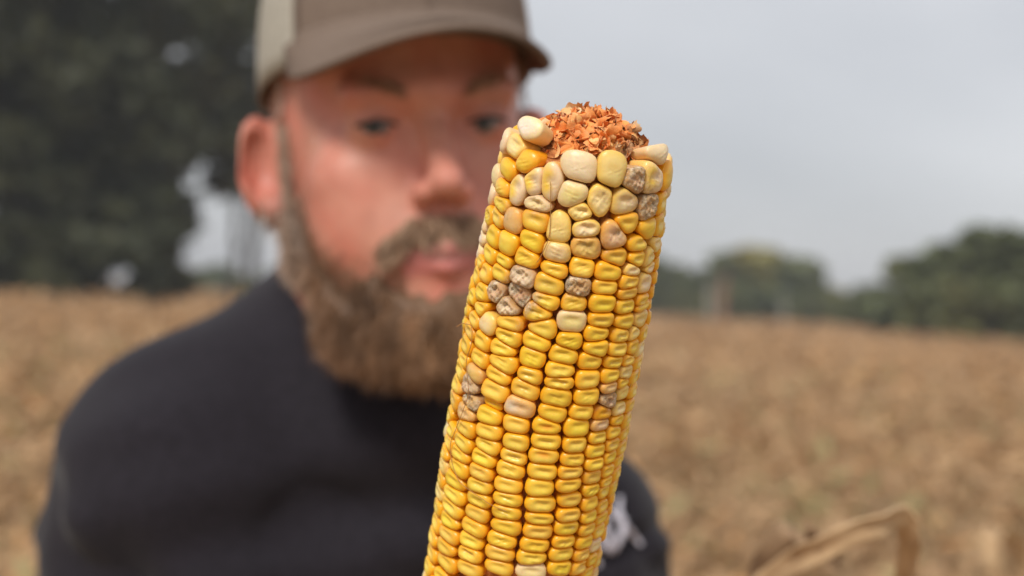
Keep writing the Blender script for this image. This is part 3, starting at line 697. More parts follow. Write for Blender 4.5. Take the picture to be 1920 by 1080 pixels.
# broken tip: crumpled chaff flakes
chm = N('chaff', .75, .3); chm.base(chm.attr().outputs['Color']).bump(chm.noise(1500, 4), .5, .0006)
chm.b.inputs['Subsurface Weight'].default_value = .25; chm.b.inputs['Subsurface Scale'].default_value = .001; chm.b.inputs['Subsurface Radius'].default_value = (1, .4, .15)
rr = np.random.RandomState(5); bits = []
TIPC = AX_T - ax_up*.001 + e1*.0005
def dome(a, q):   # a azimuth, q 0..1 from the top to the rim
    return TIPC + ax_up*(.0152*math.cos(q*1.45)-.0035) + (e1*math.sin(a)+e2*math.cos(a))*(.0162*math.sin(q*1.5))
for i in range(900):
    a = rr.rand()*2*math.pi; q = math.sqrt(rr.rand())
    big = rr.rand() < .30; c = dome(a, q); outw = unit(unit(c-(TIPC-ax_up*.006)) + rr.normal(0, .38, 3))
    sd = unit(np.cross(outw, rr.normal(size=3))); L = rr.uniform(.0018, .0046)*(1.0 if rr.rand() > .06 else 1.35); Wd = rr.uniform(.0016, .0040)
    if big: L, Wd = rr.uniform(.0028, .0050), rr.uniform(.0028, .0050)
    else: L, Wd = rr.uniform(.0020, .0042), rr.uniform(.0006, .0016)
    S, Q = 8, 7; Vg = []; curl = rr.uniform(-2.6, 2.6); cup = rr.uniform(-.9, 1.1); f1, f2 = rr.uniform(500, 1600, 2); pz = rr.rand(2)*6
    for u in range(S):
        uu = u/(S-1)
        ang = curl*uu; nn = np.cross(outw, sd); dirv = outw*math.cos(ang)+nn*math.sin(ang)
        wdt = Wd*(.55+.6*math.sin(uu*2.4))*(1 if u < S-1 else rr.uniform(.3, 1))
        for v_ in range(Q):
            vv = v_/(Q-1)*2-1
            jag = rr.normal(0, .00025) if u == S-1 or abs(vv) == 1 else 0
            Vg.append(c - outw*.0016 + dirv*(L*uu+jag) + sd*wdt*vv*.5 + nn*(cup*wdt*vv*vv*.6+.0006*math.sin(f1*L*uu*1.2+pz[0])*math.sin(vv*3.4+pz[1])))
    Fg = np.array([(u*Q+v_, u*Q+v_+1, (u+1)*Q+v_+1, (u+1)*Q+v_) for u in range(S-1) for v_ in range(Q-1)])
    side = math.sin(a)*q       # most flakes on the right side of the break are darker brown
    k_ = np.clip(.42+.28*wav(c[None], 420, 77)[0]+rr.normal(0, .20), 0, 1)
    base = np.array([.86, .27, .05]) if k_ < .52 else (np.array([.88, .47, .17]) if k_ < .80 else (np.array([.62, .19, .09]) if k_ < .94 else np.array([.92, .66, .38])))
    if side > .35 and rr.rand() < .7: base = base*np.array([.58, .62, .85])
    cg = np.tile(base*rr.uniform(.8, 1.15), (S*Q, 1)); tipf = np.repeat(np.linspace(0, 1, S), Q)[:, None]**2; cg = cg*(1-.28*tipf)+np.array([.92, .60, .34])*.28*tipf
    bits.append((np.array(Vg)+rr.normal(0, .00007, (S*Q, 3)), Fg, cg))
V, Fc, C = merge(bits)
tip = mesh_obj('broken_tip', V, Fc, chm.m, ear, world_loc(ear), colr=C); tip['kind'] = 'stuff'; tip['label'] = 'frayed orange red chaff where the tip broke off'
# silk strands lying on the ear
silkm = N('silk', .5, .4).base((.42, .20, .06)).m
def silk(pts, lift=.0006, rad=.00011):
    W3 = []
    for p in pts:
        if len(p) == 3: W3.append(P(*p)); continue
        ph, t = inv(*p); W3.append(surf(np.array(ph), np.array(t), lift))
    W3 = np.array(W3); k = len(W3)
    tt = np.linspace(0, k-1, k*5); out = []
    for x in tt:
        i = min(int(x), k-2); f = x-i; g_ = lambda j: W3[min(max(j, 0), k-1)]
        out.append(.5*((2*g_(i))+(-g_(i-1)+g_(i+1))*f+(2*g_(i-1)-5*g_(i)+4*g_(i+1)-g_(i+2))*f*f+(-g_(i-1)+3*g_(i)-3*g_(i+1)+g_(i+2))*f**3))
    V, Fc = tube(out, rad, 5); mesh_obj('silk_strand', V, Fc, silkm, ear, world_loc(ear))
silk([(856, 613, .452), (866, 607, .451), (876, 608), (888, 612), (887, 645), (878, 678), (882, 735), (871, 770), (858, 805), (848, 832), (850, 862), (858, 888), (866, 905), (884, 918), (902, 932), (922, 944), (951, 958)])
silk([(1034, 340), (1034, 372), (1034, 405), (1032, 440), (1024, 462), (1014, 482), (1008, 492)])
silk([(1186, 712, .455), (1189, 700, .455), (1196, 690, .456), (1178, 730), (1160, 760)][2::-1]+[(1176, 728)], rad=.00008)

# ================================================================== THE MAN
YAW = R(15); HROLL = -6.5
HB = rotz(0)
ex = np.array([math.cos(YAW), math.sin(YAW), 0]); fw = np.array([math.sin(YAW), -math.cos(YAW), 0]); ez = np.array([0, 0, 1.])
# slight backward nod, and a small tilt towards the viewer's right
Bh = np.stack([ex, fw, ez], 1)@rotx(R(3))@roty(R(HROLL))
HO = P(756, 268, .985)
H = (HO, Bh)
hw_ = lambda p: HO + Bh@np.array(p, float)
PIV = HO+np.array([0, .03, 0])
SHR = P(1078, 1010, 1.10); SHL = P(215, 925, 1.00); NB = P(735, 690, 1.045); CH = P(690, 1050, 1.06)
ELB = SHR+np.array([.02, -.05, -.27]); WR = AX_T-ax_up*.245 + e1*.075 + np.array([.01, .07, -.05])
HAND = AX_T-ax_up*.196
F = Field(np.minimum.reduce([SHL, ELB, WR, HAND])-.10, np.maximum.reduce([SHR, hw_((0, -.02, .13)), SHL])+np.array([.10, .12, .02]), .0031)
F.ell(H, (0, -.018, .035), (.076, .096, .085), .01)
F.ell(H, (0, .028, -.03), (.066, .062, .085), .02)
F.ell(H, (0, .028, -.082), (.054, .052, .040), .02)
F.ell(H, (0, .076, -.106), (.020, .016, .016), .018)
F.ell(H, (0, .072, -.068), (.033, .024, .030), .014)
for s in (-1, 1):
    F.ell(H, (s*.044, .056, -.026), (.024, .022, .020), .014)
    F.cap(H, (s*.006, .091, .0165), (s*.043, .081, .0175), .0095, .0085, .012)
    F.ell(H, (s*.040, .050, -.054), (.026, .028, .034), .016)
    F.cap(H, (s*.052, -.005, -.06), (s*.03, .06, -.10), .014, .014, .02)
F.ell(H, (0, .05, .05), (.058, .045, .045), .02)
for s in (-1, 1): F.ell(H, (s*.031, .103, -.001), (.019, .0195, .0125), .010, sub=True)
F.cap(H, (0, .087, .006), (0, .105, -.030), .0068, .0088, .008)
F.ell(H, (0, .1105, -.0360), (.0095, .0115, .0092), .006)
for s in (-1, 1):
    F.ell(H, (s*.0108, .0985, -.0410), (.0068, .0108, .0070), .005)
for s in (-1, 1):
    F.ell(H, (s*.0068, .1055, -.0500), (.0036, .006, .005), .002, sub=True)
    F.ell(H, (s*.032, .0745, 0), (.0155, .0148, .0135), .004)
    F.ell(H, (s*.032, .092, -.0018), (.0115, .011, .0019), .0016, sub=True)
    F.cap(H, (s*.020, .085, .0105), (s*.044, .077, .0075), .0035, .0035, .005)
    F.cap(H, (s*.0, .0975, -.0715), (s*.023, .0865, -.0755), .0042, .0022, .004)
    F.cap(H, (s*.0, .0960, -.0820), (s*.021, .0875, -.0775), .0045, .0022, .004)
    er = rotz(s*-.85)
    F.ell(H, (s*.056, -.024, -.030), (.0205, .052, .058), .015)
    F.ell(H, (s*.0870, -.016, -.010), (.0075, .0188, .0325), .006, rot=er)
    F.ell(H, (s*.0795, -.006, -.038), (.007, .010, .012), .006, rot=er)
    F.ell(H, (s*.0900, -.009, -.008), (.006, .0115, .019), .004, rot=er, sub=True)
F.cap(H, (-.026, .104, -.0770), (.026, .104, -.0770), .0085, .0085, .0015, sub=True) if False else None
F.cap(WORLD, hw_((0, -.032, -.06)), NB, .061, .066, .02)
F.cap(WORLD, NB, NB+np.array([0, .04, -.12]), .06, .06, .03)
F.cap(WORLD, NB+np.array([0, .05, -.10]), SHR+np.array([-.02, .03, -.01]), .045, .036, .02)
F.cap(WORLD, SHR+np.array([-.02, .03, -.01]), SHR, .036, .040, .02)
F.cap(WORLD, SHR, ELB, .040, .040, .03)
F.cap(WORLD, ELB, WR, .041, .027, .02)
# hand closed round the shank end of the ear
palm_c = HAND - e2*.030 + e1*.014 - ax_up*.006
F.cap(WORLD, WR, palm_c, .026, .020, .015)
F.cap(WORLD, palm_c+ax_up*.024, palm_c-ax_up*.034+e1*.004, .017, .017, .015)
for q, (dz, ln) in enumerate(((.026, 1.0), (.006, 1.05), (-.014, 1.0), (-.033, .85))):
    t0 = .196-dz; rr_ = float(Rad(min(t0, .212)))+.0095
    prev = None
    for a in np.linspace(R(215), R(215-175*ln), 7):
        p = AX_T-ax_up*t0+(e1*math.sin(a)+e2*math.cos(a))*rr_
        if prev is not None: F.cap(WORLD, prev, p, .0088 if a > R(120) else .0080, .0085 if a > R(120) else .0075, .0015)
        prev = p
prev = None
for k_, a in enumerate(np.linspace(R(205), R(318), 5)):
    p = AX_T-ax_up*(.196-.018-.006*k_)+(e1*math.sin(a)+e2*math.cos(a))*(float(Rad(.196))+.011)
    if prev is not None: F.cap(WORLD, prev, p, .0115-.0006*k_, .0105-.0006*k_, .003)
    prev = p
V, Fc = surface_nets(F.D, F.lo, F.h)
L = (V-HO)@Bh      # head-local coordinates
def sm(x, a, b): x = np.clip((x-a)/(b-a), 0, 1); return x*x*(3-2*x)
def blob(c, r): return np.exp(-(((L-np.array(c))/np.array(r))**2).sum(1))
skin = np.tile(np.array([.56, .235, .165]), (len(V), 1))
red = np.clip(.9*blob((0, .108, -.036), (.02, .03, .017))+.6*(blob((.045, .07, -.035), (.03, .03, .022))+blob((-.045, .07, -.035), (.03, .03, .022)))+.75*(np.abs(L[:, 0]) > .078)*(L[:, 1] < .02)*(L[:, 2] > -.06)+.35*sm(-L[:, 2], .12, .16), 0, 1)[:, None]
skin = skin*(1-red)+np.array([.60, .21, .155])*red
lips = np.clip(1.6*np.exp(-((L[:, 2]+.0768+.9*L[:, 0]**2*3)/.0082)**4)*(np.abs(L[:, 0]) < .0245)*(L[:, 1] > .083), 0, 1)[:, None]
skin = skin*(1-lips)+np.array([.56, .20, .18])*lips
seam = np.clip(np.exp(-((L[:, 2]+.0768)/.0014)**2)*(np.abs(L[:, 0]) < .023)*(L[:, 1] > .083), 0, 1)[:, None]
skin = skin*(1-.7*seam)
skin = skin*(1+.05*wav(L, 160, 4)+.08*wav(L, 60, 14))[:, None]*(1+.10*wav(L, 90, 15)[:, None]*np.array([0, 1, 1]))
stub = (sm(-L[:, 2], .03, .05)*sm(np.abs(L[:, 0]), .05, .062)*(L[:, 1] < .035))[:, None]*.25; skin = skin*(1-stub)
sk = N('skin', .46, .4); sk.base(sk.mix(.12, sk.attr().outputs['Color'], sk.ramp(sk.noise(120, 4), [(.35, (.40, .16, .11)), (.65, (.72, .42, .31))])))
sk.b.inputs['Subsurface Weight'].default_value = .18; sk.b.inputs['Subsurface Scale'].default_value = .006; sk.b.inputs['Subsurface Radius'].default_value = (1, .35, .18)
sk.bump(sk.noise(900, 3), .15, .0006)
man_base = np.array([CH[0], CH[1]+.05, 0.])
man = empty('person', man_base)
tag(man, 'bearded man in a taupe cap and dark t-shirt holding up an ear of corn', 'person')
mesh_obj('body', V, Fc, sk.m, man, HO, colr=skin)
# eyes
em = N('eye', .12, .6); em.base(em.attr().outputs['Color'])
for s in (-1, 1):
    c = hw_((s*.032, .0765, .0)); Vv, Cv = [], []
    gz = unit(CAM-c); bx = unit(np.cross(gz, [0, 0, 1.])); by = np.cross(bx, gz)
    nth, nph = 22, 24
    for i in range(nth):
        th = math.pi*i/(nth-1)*.999+.0005
        for k_ in range(nph):
            a = 2*math.pi*k_/nph; Vv.append(c+.0123*(gz*math.cos(th)+math.sin(th)*(bx*math.cos(a)+by*math.sin(a))))
            Cv.append((.01, .01, .012) if th < .18 else ((.05, .06, .06) if th < .42 else (.24, .17, .15)))  # whites of the eyes darkened: shade under the bill put into the colour
    Fe = [(i*nph+k_, i*nph+(k_+1) % nph, (i+1)*nph+(k_+1) % nph, (i+1)*nph+k_) for i in range(nth-1) for k_ in range(nph)]
    mesh_obj('eyeball', Vv, Fe, em.m, man, c, colr=np.array(Cv))
lsh = N('eyelash', .6, .3).base((.03, .018, .012)).m
for s in (-1, 1):
    pts = [hw_((s*.032+.0125*u, .0745+.0148*math.sqrt(max(.05, 1-(.0125*u/.0158)**2))+.0004, .0014-.0022*u*u)) for u in np.linspace(-1, 1, 12)]
    V0, F0_ = tube(pts, .0010, 6); mesh_obj('eyelashes', V0, F0_, lsh, man, HO)
# hair ribbons
hairm = N('hair', .55, .35); hairm.base(hairm.attr().outputs['Color'])
def hair(name, roots, dirs, lens, wd, cols_h, curl=.25, parent=None, seg=4, seed=1):
    r = np.random.RandomState(seed); n = len(roots)
    d = dirs/np.linalg.norm(dirs, axis=1)[:, None]
    sd = np.cross(d, r.normal(size=(n, 3))); sd /= np.linalg.norm(sd, axis=1)[:, None]
    nn = np.cross(d, sd); ph = r.rand(n)*6.28; am = lens*curl*r.uniform(.3, 1, n)
    rows = []
    for k in range(seg+1):
        t = k/seg; c = roots + d*(lens*t)[:, None] + nn*(am*np.sin(t*2.6+ph)-am*np.sin(ph))[:, None]*.6 + sd*(am*(np.cos(t*2.1+ph)-np.cos(ph)))[:, None]*.5
        w_ = wd*(1-.85*t**2)
        rows.append(c-sd*w_[:, None]*.5); rows.append(c+sd*w_[:, None]*.5)
    V = np.stack(rows, 1).reshape(-1, 3); m2 = 2*(seg+1); b = (np.arange(n)*m2)[:, None]
    Fc = np.concatenate([b+np.array([[2*k, 2*k+1, 2*k+3, 2*k+2]]) for k in range(seg)])
    C = np.repeat(cols_h, m2, 0)
    return (V, Fc, C)
# beard body
FB = Field(hw_((0, 0, 0))-np.array([.13, .16, .21]), hw_((0, 0, 0))+np.array([.13, .08, .03]), .003)
FB.ell(H, (0, .064, -.110), (.040, .0315, .0215), .012)
FB.ell(H, (0, .062, -.117), (.034, .026, .019), .02)
for s in (-1, 1):
    FB.cap(H, (s*.0675, .010, -.030), (s*.0640, .012, -.062), .0025, .0095, .010)
    FB.cap(H, (s*.0625, .016, -.064), (s*.044, .050, -.102), .0135, .018, .012)
    FB.cap(H, (s*.046, .044, -.106), (s*.022, .058, -.116), .017, .017, .015)
    FB.cap(H, (s*.0335, .073, -.086), (s*.026, .072, -.104), .0065, .013, .010)
bx_, G = FB.block(FB.lo, FB.lo+FB.h*FB.n, 0)
gp_ = G.reshape(-1, 3); FB.D += (wav(gp_, 150, 21)*.0022+wav(gp_*np.array([1, 1, .35]), 420, 22)*.0014).reshape(G.shape[:3]).astype(np.float32)[:FB.D.shape[0], :FB.D.shape[1], :FB.D.shape[2]]
VB, FcB = surface_nets(FB.D, FB.lo, FB.h); LBh = (VB-HO)@Bh
def beard_col(Lp, rnd_):
    grey = sm(Lp[:, 1], .055, .005)[:, None]*.8
    c = np.array([.235, .140, .080])*(1-grey)+np.array([.42, .35, .29])*grey
    mid = np.exp(-((Lp[:, 0]+.0)/.03)**2)[:, None]*sm(-Lp[:, 2], .085, .12)[:, None]
    c = c*(1-mid*.7)+np.array([.36, .215, .11])*mid*.7
    return c*np.array([1.0, .93, .90])*(.35+1.15*rnd_[:, None])
nrmB = np.zeros_like(VB)
fn = np.cross(VB[FcB[:, 1]]-VB[FcB[:, 0]], VB[FcB[:, 2]]-VB[FcB[:, 0]])
for k in range(4): np.add.at(nrmB, FcB[:, k], fn)
nrmB /= np.linalg.norm(nrmB, axis=1)[:, None]+1e-12
ctr = VB.mean(0)
if (nrmB*(VB-ctr)).sum() < 0: nrmB = -nrmB
bodyC = beard_col(LBh, .35+.0*LBh[:, 0])*.75
mesh_parts = [(VB, FcB, bodyC)]
pk = RS.randint(0, len(VB), 42000)
Lk = LBh[pk]; nk = nrmB[pk]
dirs = nk*.55+np.array([0, 0, -1.])*(.9+.8*sm(-Lk[:, 2], .05, .12))[:, None] + RS.normal(0, .38, (len(pk), 3))
lens = RS.uniform(.005, .016, len(pk))+.006*sm(-Lk[:, 2], .09, .13)*RS.rand(len(pk))
clump = wav(VB[pk]*np.array([1, 1, .25]), 260, 33)
hc = beard_col(Lk, np.clip(.58+.38*clump+RS.normal(0, .20, len(pk)), .05, 1.5))
mesh_parts.append(hair('b', VB[pk]-nk*.002+RS.normal(0, .001, (len(pk), 3)), dirs, lens, .0005+0*lens, hc, seed=5))
cheek = np.where((L[:, 1] > -.005) & (L[:, 2] > -.125) & (L[:, 2] < .0) & (np.abs(L[:, 0]) > .022))[0]
Lc = L[cheek]; bnd = -.040-.052*sm(Lc[:, 1], .015, .078)      # height of the beard line along the cheek
pr_ = 1-sm(Lc[:, 2]-bnd, -.014, .028); side_ok = (np.abs(Lc[:, 0]) > .045) | (Lc[:, 2] < -.060)
pr_ = pr_*side_ok; pr_ /= pr_.sum()
pc = RS.choice(cheek, 17000, p=pr_); Lp = L[pc]
fnb = np.zeros_like(V); fq = np.cross(V[Fc[:, 1]]-V[Fc[:, 0]], V[Fc[:, 2]]-V[Fc[:, 0]])
for k in range(4): np.add.at(fnb, Fc[:, k], fq)
fnb /= np.linalg.norm(fnb, axis=1)[:, None]+1e-12
hb = hair('s', V[pc]+RS.normal(0, .0012, (17000, 3)), fnb[pc]*.4+np.array([0, 0, -1.])+RS.normal(0, .3, (17000, 3)), RS.uniform(.003, .008, 17000), .00042+np.zeros(17000), beard_col(Lp, RS.rand(17000)), seed=9)
STUB = hb
mesh_parts.append(STUB); V, Fc, C = merge(mesh_parts); mesh_obj('beard', V, Fc, hairm.m, man, HO, colr=C)
# moustache, eyebrows, short side hair
def patch_hair(name, n, fpos, fdir, l0, l1, colr, seed, wd=.0006):
    r = np.random.RandomState(seed); Ls = np.array([fpos(r) for _ in range(n)])
    Rt = HO+Ls@Bh.T; Dr = np.array([fdir(l, r) for l in Ls])@Bh.T
    ln = r.uniform(l0, l1, n); cc = np.array(colr)[None]*r.uniform(.5, 1.5, (n, 1))
    V, Fc, C = hair(name, Rt, Dr, ln, wd+0*ln, cc, seed=seed); mesh_obj(name, V, Fc, hairm.m, man, HO, colr=C)
def mo_pos(r):
    x = r.uniform(-.035, .035); z = r.uniform(-.0665, -.0525)-.75*max(0, abs(x)-.018)
    return (x, .0975-4.5*x*x*2.0+r.normal(0, .0012)-.0008, z)
patch_hair('moustache', 1700, mo_pos, lambda l, r: (l[0]*14+r.normal(0, .15), .35, -1.+r.normal(0, .15)), .007, .013, (.34, .215, .135), 41, .0007)
for s in (-1, 1):
    def eb(r, s=s):
        u = r.rand(); return (s*(.015+.033*u), .0975-.020*u*u+r.normal(0, .0008), .0155+.006*math.sin(u*2.4)+r.normal(0, .0022*(1-.5*u)))
    patch_hair('eyebrow', 320, eb, lambda l, r, s=s: (s*1., .15, .2+r.normal(0, .2)), .005, .008, (.34, .19, .12), 50+s)
def sh(r):
    s = r.choice([-1, 1]); z = r.uniform(-.035, .055); y = r.uniform(-.085, .022) if z > .012 else   .012+abs(r.normal(0, .012))*r.choice([-1, 1])
    return (s*(.0748-.3*max(0, -y-.03)), y, z)
patch_hair('side_hair', 2300, sh, lambda l, r: (np.sign(l[0])*.25, -.2, -1.), .005, .010, (.37, .27, .205), 61)

# t-shirt
FS = Field(np.minimum(SHL, CH)-np.array([.22, .20, .66]), np.maximum(SHR, NB)+np.array([.20, .26, .10]), .0048)
FS.cap(WORLD, NB+np.array([0, .035, .035]), NB+np.array([0, .03, -.10]), .070, .115, .03)
FS.cap(WORLD, NB+np.array([-.03, .035, -.02]), SHL+np.array([.05, .03, .005]), .064, .072, .05)
FS.cap(WORLD, NB+np.array([.03, .04, -.03]), SHR+np.array([-.015, .02, .0]), .055, .056, .05)
FS.cap(WORLD, SHL+np.array([.05, .03, 0]), SHL+np.array([.10, .08, -.40]), .085, .13, .06)
FS.cap(WORLD, SHR+np.array([-.02, .02, 0]), SHR+np.array([-.02, .06, -.40]), .058, .085, .06)
FS.ell(WORLD, CH+np.array([-.03, .05, -.10]), (.19, .125, .26), .06)
FS.ell(WORLD, CH+np.array([-.03, .06, -.34]), (.178, .120, .24), .05)
FS.cap(WORLD, SHR, SHR+(ELB-SHR)*.72, .060, .062, .03)
FS.cap(WORLD, SHL+np.array([.035, .01, 0]), SHL+np.array([.0, .04, -.28]), .070, .066, .04)
FS.cap(WORLD, NB+np.array([0, .0, .02]), NB+np.array([0, -.015, -.03]), .070, .078, .02)
FS.cap(WORLD, hw_((0, -.03, -.05)), NB+np.array([0, .0, .012]), .0645, .0665, .004, sub=True)
for (a_, b_, r_) in (((-.10, -.075, -.10), (-.22, -.07, -.20), .010), ((-.07, -.085, -.16), (-.20, -.085, -.30), .011), ((-.03, -.095, -.17), (-.10, -.10, -.36), .010), ((.04, -.085, -.16), (.07, -.09, -.34), .010), ((-.17, -.02, -.11), (-.26, -.03, -.22), .010), ((-.12, -.02, -.045), (-.24, -.045, -.13), .008)):
    FS.cap(WORLD, NB+np.array(a_), NB+np.array(b_), r_, r_*.6, .018)
bx_, G = FS.block(FS.lo, FS.lo+FS.h*FS.n, 0)
gp_ = G.reshape(-1, 3); FS.D += (wav(gp_*np.array([1, 1, .6]), 16, 71)*.005+wav(gp_@rotz(.5)*np.array([.5, 1, 1.4]), 40, 72)*.0034).reshape(G.shape[:3]).astype(np.float32)[:FS.D.shape[0], :FS.D.shape[1], :FS.D.shape[2]]
q1 = gp_@rotz(.35)*np.array([.55, 1, 1.25]); q2 = gp_@roty(.9)*np.array([.5, 1, 1.2])
below = sm((NB[2]-.02)-gp_[:, 2], 0., .10)
FS.D += (below*(.0062*np.exp(-(wav(q1, 13, 81)/.16)**2)+.0045*np.exp(-(wav(q2, 19, 82)/.14)**2))).reshape(G.shape[:3]).astype(np.float32)[:FS.D.shape[0], :FS.D.shape[1], :FS.D.shape[2]]
V, Fc = surface_nets(FS.D, FS.lo, FS.h)
shm = N('t_shirt_fabric', .85, .2); shm.base(shm.ramp(shm.noise(350, 3), [(.3, (.010, .0085, .012)), (.7, (.021, .018, .025))])).bump(shm.noise(1200, 2), .3, .0006)
shm.b.inputs['Sheen Weight'].default_value = .10
shirt = mesh_obj('t_shirt', V, Fc, shm.m, man, NB); shirt_V = V
FT = Field((CH[0]-.30, CH[1]-.16, .02), (CH[0]+.24, CH[1]+.28, 1.14), .012)
HC = CH+np.array([-.03, .06, 0]); HC[2] = .96
FT.ell(WORLD, HC, (.165, .112, .15), .03)
for s in (-1, 1):
    FT.cap(WORLD, HC+np.array([s*.085, 0, -.05]), (HC[0]+s*.105, HC[1]-.02, .52), .092, .066, .03)
    FT.cap(WORLD, (HC[0]+s*.105, HC[1]-.02, .52), (HC[0]+s*.115, HC[1], .10), .066, .056, .02)
VT, FcT = surface_nets(FT.D, FT.lo, FT.h)
jm = N('trouser_denim', .85, .2); jm.base(jm.ramp(jm.noise(300, 3), [(.3, (.03, .045, .075)), (.7, (.07, .09, .13))]))
mesh_obj('trousers', VT, FcT, jm.m, man, man_base)
bm_ = N('boot_leather', .6, .4).base((.12, .07, .04)).m
for s in (-1, 1):
    FBt = Field((HC[0]+s*.115-.09, HC[1]-.26, -.03), (HC[0]+s*.115+.09, HC[1]+.12, .2), .009)
    FBt.cap(WORLD, (HC[0]+s*.115, HC[1]+.03, .045), (HC[0]+s*.125, HC[1]-.17, .035), .046, .042, .02)
    FBt.cap(WORLD, (HC[0]+s*.115, HC[1], .05), (HC[0]+s*.115, HC[1], .14), .05, .056, .02)
    VT, FcT = surface_nets(FBt.D, FBt.lo, FBt.h); mesh_obj('boot', VT, FcT, bm_, man, (HC[0]+s*.115, HC[1], 0))
# collar band
def ring_pts(c, n_, up_, rx, ry, k=40):
    a = unit(np.cross(n_, [0, 1, 0])); b = np.cross(n_, a)
    return np.array([c+a*rx*math.cos(t)+b*ry*math.sin(t) for t in np.linspace(0, 2*math.pi, k)])
cb = []
for t in np.linspace(0, 2*math.pi, 60):
    cb.append(NB+np.array([.0715*math.cos(t), .012+.0715*math.sin(t), .022+.016*math.sin(t)]))
V2, F2 = tube(cb, .0062, 10, cap=False); mesh_obj('collar', V2, F2, shm.m, shirt, NB)
# print on the chest: pale script strokes following the cloth
prm = N('shirt_print', .8, .2).base((.55, .53, .60)).m
def on_shirt(px, py):
    o = CAM; d = unit(P(px, py, 1.)-CAM)
    v = shirt_V-o; t = v@d; dist = np.linalg.norm(v-t[:, None]*d, axis=1)
    near = np.where(dist < .006)[0]
    if len(near) == 0: return P(px, py, 1.02)
    return o+d*(t[near].min()-.0015)
def stroke(pl, w_px):
    pts = []
    for a, b in zip(pl[:-1], pl[1:]):
        for f in np.linspace(0, 1, 6, endpoint=False): pts.append((a[0]+(b[0]-a[0])*f, a[1]+(b[1]-a[1])*f))
    pts.append(pl[-1]); C3 = np.array([on_shirt(*p) for p in pts]); 
    for _ in range(3): C3[1:-1] = (C3[:-2]+C3[2:]+2*C3[1:-1])/4
    T = np.gradient(C3, axis=0); V = []
    for i, c in enumerate(C3):
        vd = unit(CAM-c); sd = unit(np.cross(T[i], vd)); hw2 = w_px/FPX*1.02*.5*(.6+.4*math.sin(math.pi*(i+.5)/len(C3)))
        V += [c-sd*hw2, c+sd*hw2, c+sd*hw2-vd*.001, c-sd*hw2-vd*.001]
    n_ = len(C3); Fs = []
    for i in range(n_-1):
        for k_ in range(4): Fs.append((i*4+k_, i*4+(k_+1) % 4, (i+1)*4+(k_+1) % 4, (i+1)*4+k_))
    return np.array(V), np.array(Fs)
strokes = [stroke([(1163, 930), (1160, 962), (1172, 996), (1150, 1038)], 12), stroke([(1122, 950), (1138, 990), (1150, 1038), (1128, 1020), (1112, 985)], 13),
           stroke([(1140, 955), (1162, 975), (1185, 1000), (1202, 1022)], 12), stroke([(1150, 1038), (1166, 1000), (1172, 970)], 11), stroke([(1112, 1040), (1124, 1062)], 12),
           stroke([(1060, 960), (1080, 1010), (1095, 1050)], 12), stroke([(1030, 1000), (1050, 1050), (1075, 1000)], 12)]
V, Fc, _ = merge([(a, b) for a, b in strokes])
pr = mesh_obj('print', V, Fc, prm, shirt, NB)

# cap ---------------------------------------------------------------------
capm = N('cap_cloth', .85, .2); capm.base(capm.ramp(capm.noise(500, 3), [(.3, (.145, .105, .082)), (.7, (.215, .162, .128))])).bump(capm.noise(1500, 2), .3, .0005)
capn = N('cap_mesh', .85, .2); capn.base(capn.ramp(capn.noise(700, 2), [(.35, (.32, .295, .25)), (.65, (.47, .44, .37))])).bump(capn.noise(1100, 2), .6, .0008)
CC = np.array([0, -.012, .048]); CAX = np.array([.0840, .106, .118])
def crown_pt(az, q, off=0.):   # az 0 = forward, + to viewer's right ; q 0 rim .. 1 top
    el = q*math.pi/2; y_ = math.cos(az); x_ = math.sin(az)
    bulge = math.cos(el)**.62
    f = 1+(.06*max(0, y_)**2*math.sin(min(1, q*1.6)*math.pi)*.8)
    p = np.array([CAX[0]*x_*bulge, CAX[1]*y_*bulge*f, CAX[2]*math.sin(el)**.95])
    low = -.024*(.5-.5*math.cos(az))     # back rim sits lower
    return CC+p+np.array([0, 0, low*(1-q)])+unit(p+1e-6)*off
def crown_piece(a0, a1, off, n=30, mq=18, q0=0., q1=1.):
    V = [hw_(crown_pt(a0+(a1-a0)*i/n, q0+(q1-q0)*j/mq, off)) for i in range(n+1) for j in range(mq+1)]
    Fc = [(i*(mq+1)+j, (i+1)*(mq+1)+j, (i+1)*(mq+1)+j+1, i*(mq+1)+j+1) for i in range(n) for j in range(mq)]
    return np.array(V), np.array(Fc)
AZP = R(54)
V, Fc = crown_piece(-AZP, AZP, .001); cap_o = mesh_obj('cap', V, Fc, capm.m, man, HO); thick(cap_o, .0018); cap_o['label'] = 'taupe front panel of the cap'
V, Fc = crown_piece(AZP, 2*math.pi-AZP, .0, 44); mp_o = mesh_obj('mesh_panel', V, Fc, capn.m, cap_o, HO); thick(mp_o, .0014); mp_o['label'] = 'beige mesh back of the cap'
bits = []
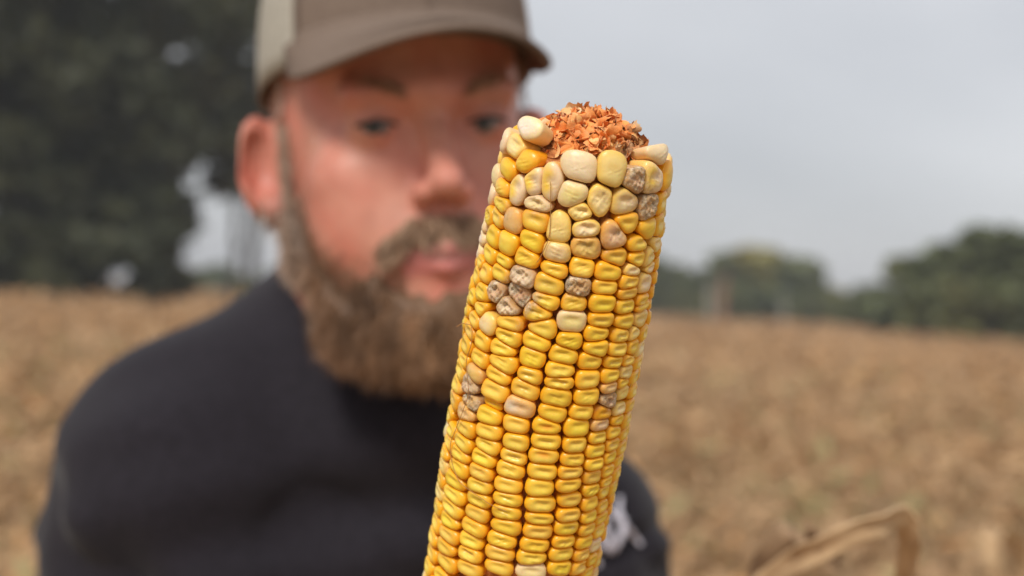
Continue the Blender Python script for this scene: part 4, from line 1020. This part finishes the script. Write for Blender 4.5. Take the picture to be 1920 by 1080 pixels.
for a in (0, AZP, -AZP, R(120), -R(120)):
    bits.append(tube([hw_(crown_pt(a, q, .0026)) for q in np.linspace(0, .98, 16)], .0013, 6))
V, Fc, _ = merge(bits); mesh_obj('seam', V, Fc, capm.m, cap_o, HO)
V, Fc = crown_piece(-AZP, AZP, .0026, 40, 3, 0., .07); o = mesh_obj('sweatband_edge', V, Fc, capm.m, cap_o, HO); thick(o, .0016)
# bill
def bill_pt(u, v_, off=0.):      # u -1..1 across, v 0 root .. 1 edge
    az = u*R(60); root = crown_pt(az, 0.015, .001)
    outl = .074*(1-abs(u)**2.6)**.62
    d = np.array([.10*math.sin(az)*abs(math.sin(az)), 1, 0]); d = d/np.linalg.norm(d)
    p = root + d*outl*v_
    x = p[0]
    drop = .30*outl*v_ + 3.4*x*x*(v_**.7)
    p = p+np.array([0, 0, .008-drop+off])
    return p
nu, nv = 46, 14
V = [hw_(bill_pt(-1+2*i/nu, j/nv)) for i in range(nu+1) for j in range(nv+1)]
Fc = [(i*(nv+1)+j, (i+1)*(nv+1)+j, (i+1)*(nv+1)+j+1, i*(nv+1)+j+1) for i in range(nu) for j in range(nv)]
bill = mesh_obj('bill', V, Fc, capm.m, cap_o, HO); thick(bill, .0034)
bits = [tube([hw_(bill_pt(u, vv, .0022)) for u in np.linspace(-.93, .93, 40)], .0005, 4) for vv in (.9, .78, .66, .54)]
V, Fc, _ = merge(bits); mesh_obj('stitching', V, Fc, capm.m, cap_o, HO)
# embroidered white marks above the bill (only their feet show at the top of the picture)
bits = []
for a, dx in ((-.42, .05), (-.33, -.06), (-.27, .06), (-.18, .0), (-.10, .05), (-.03, -.05)):
    bits.append(tube([hw_(crown_pt(a+dx*f, .36+.16*f, .0032)) for f in np.linspace(0, 1, 6)], .0028, 6))
for a in (-.42, -.2):
    bits.append(tube([hw_(crown_pt(a+.14*f, .36+.01*f, .0032)) for f in np.linspace(0, 1, 6)], .0026, 6))
V, Fc, _ = merge(bits); mesh_obj('embroidery', V, Fc, N('embroidery_thread', .7, .3).base((.72, .70, .68)).m, cap_o, HO)
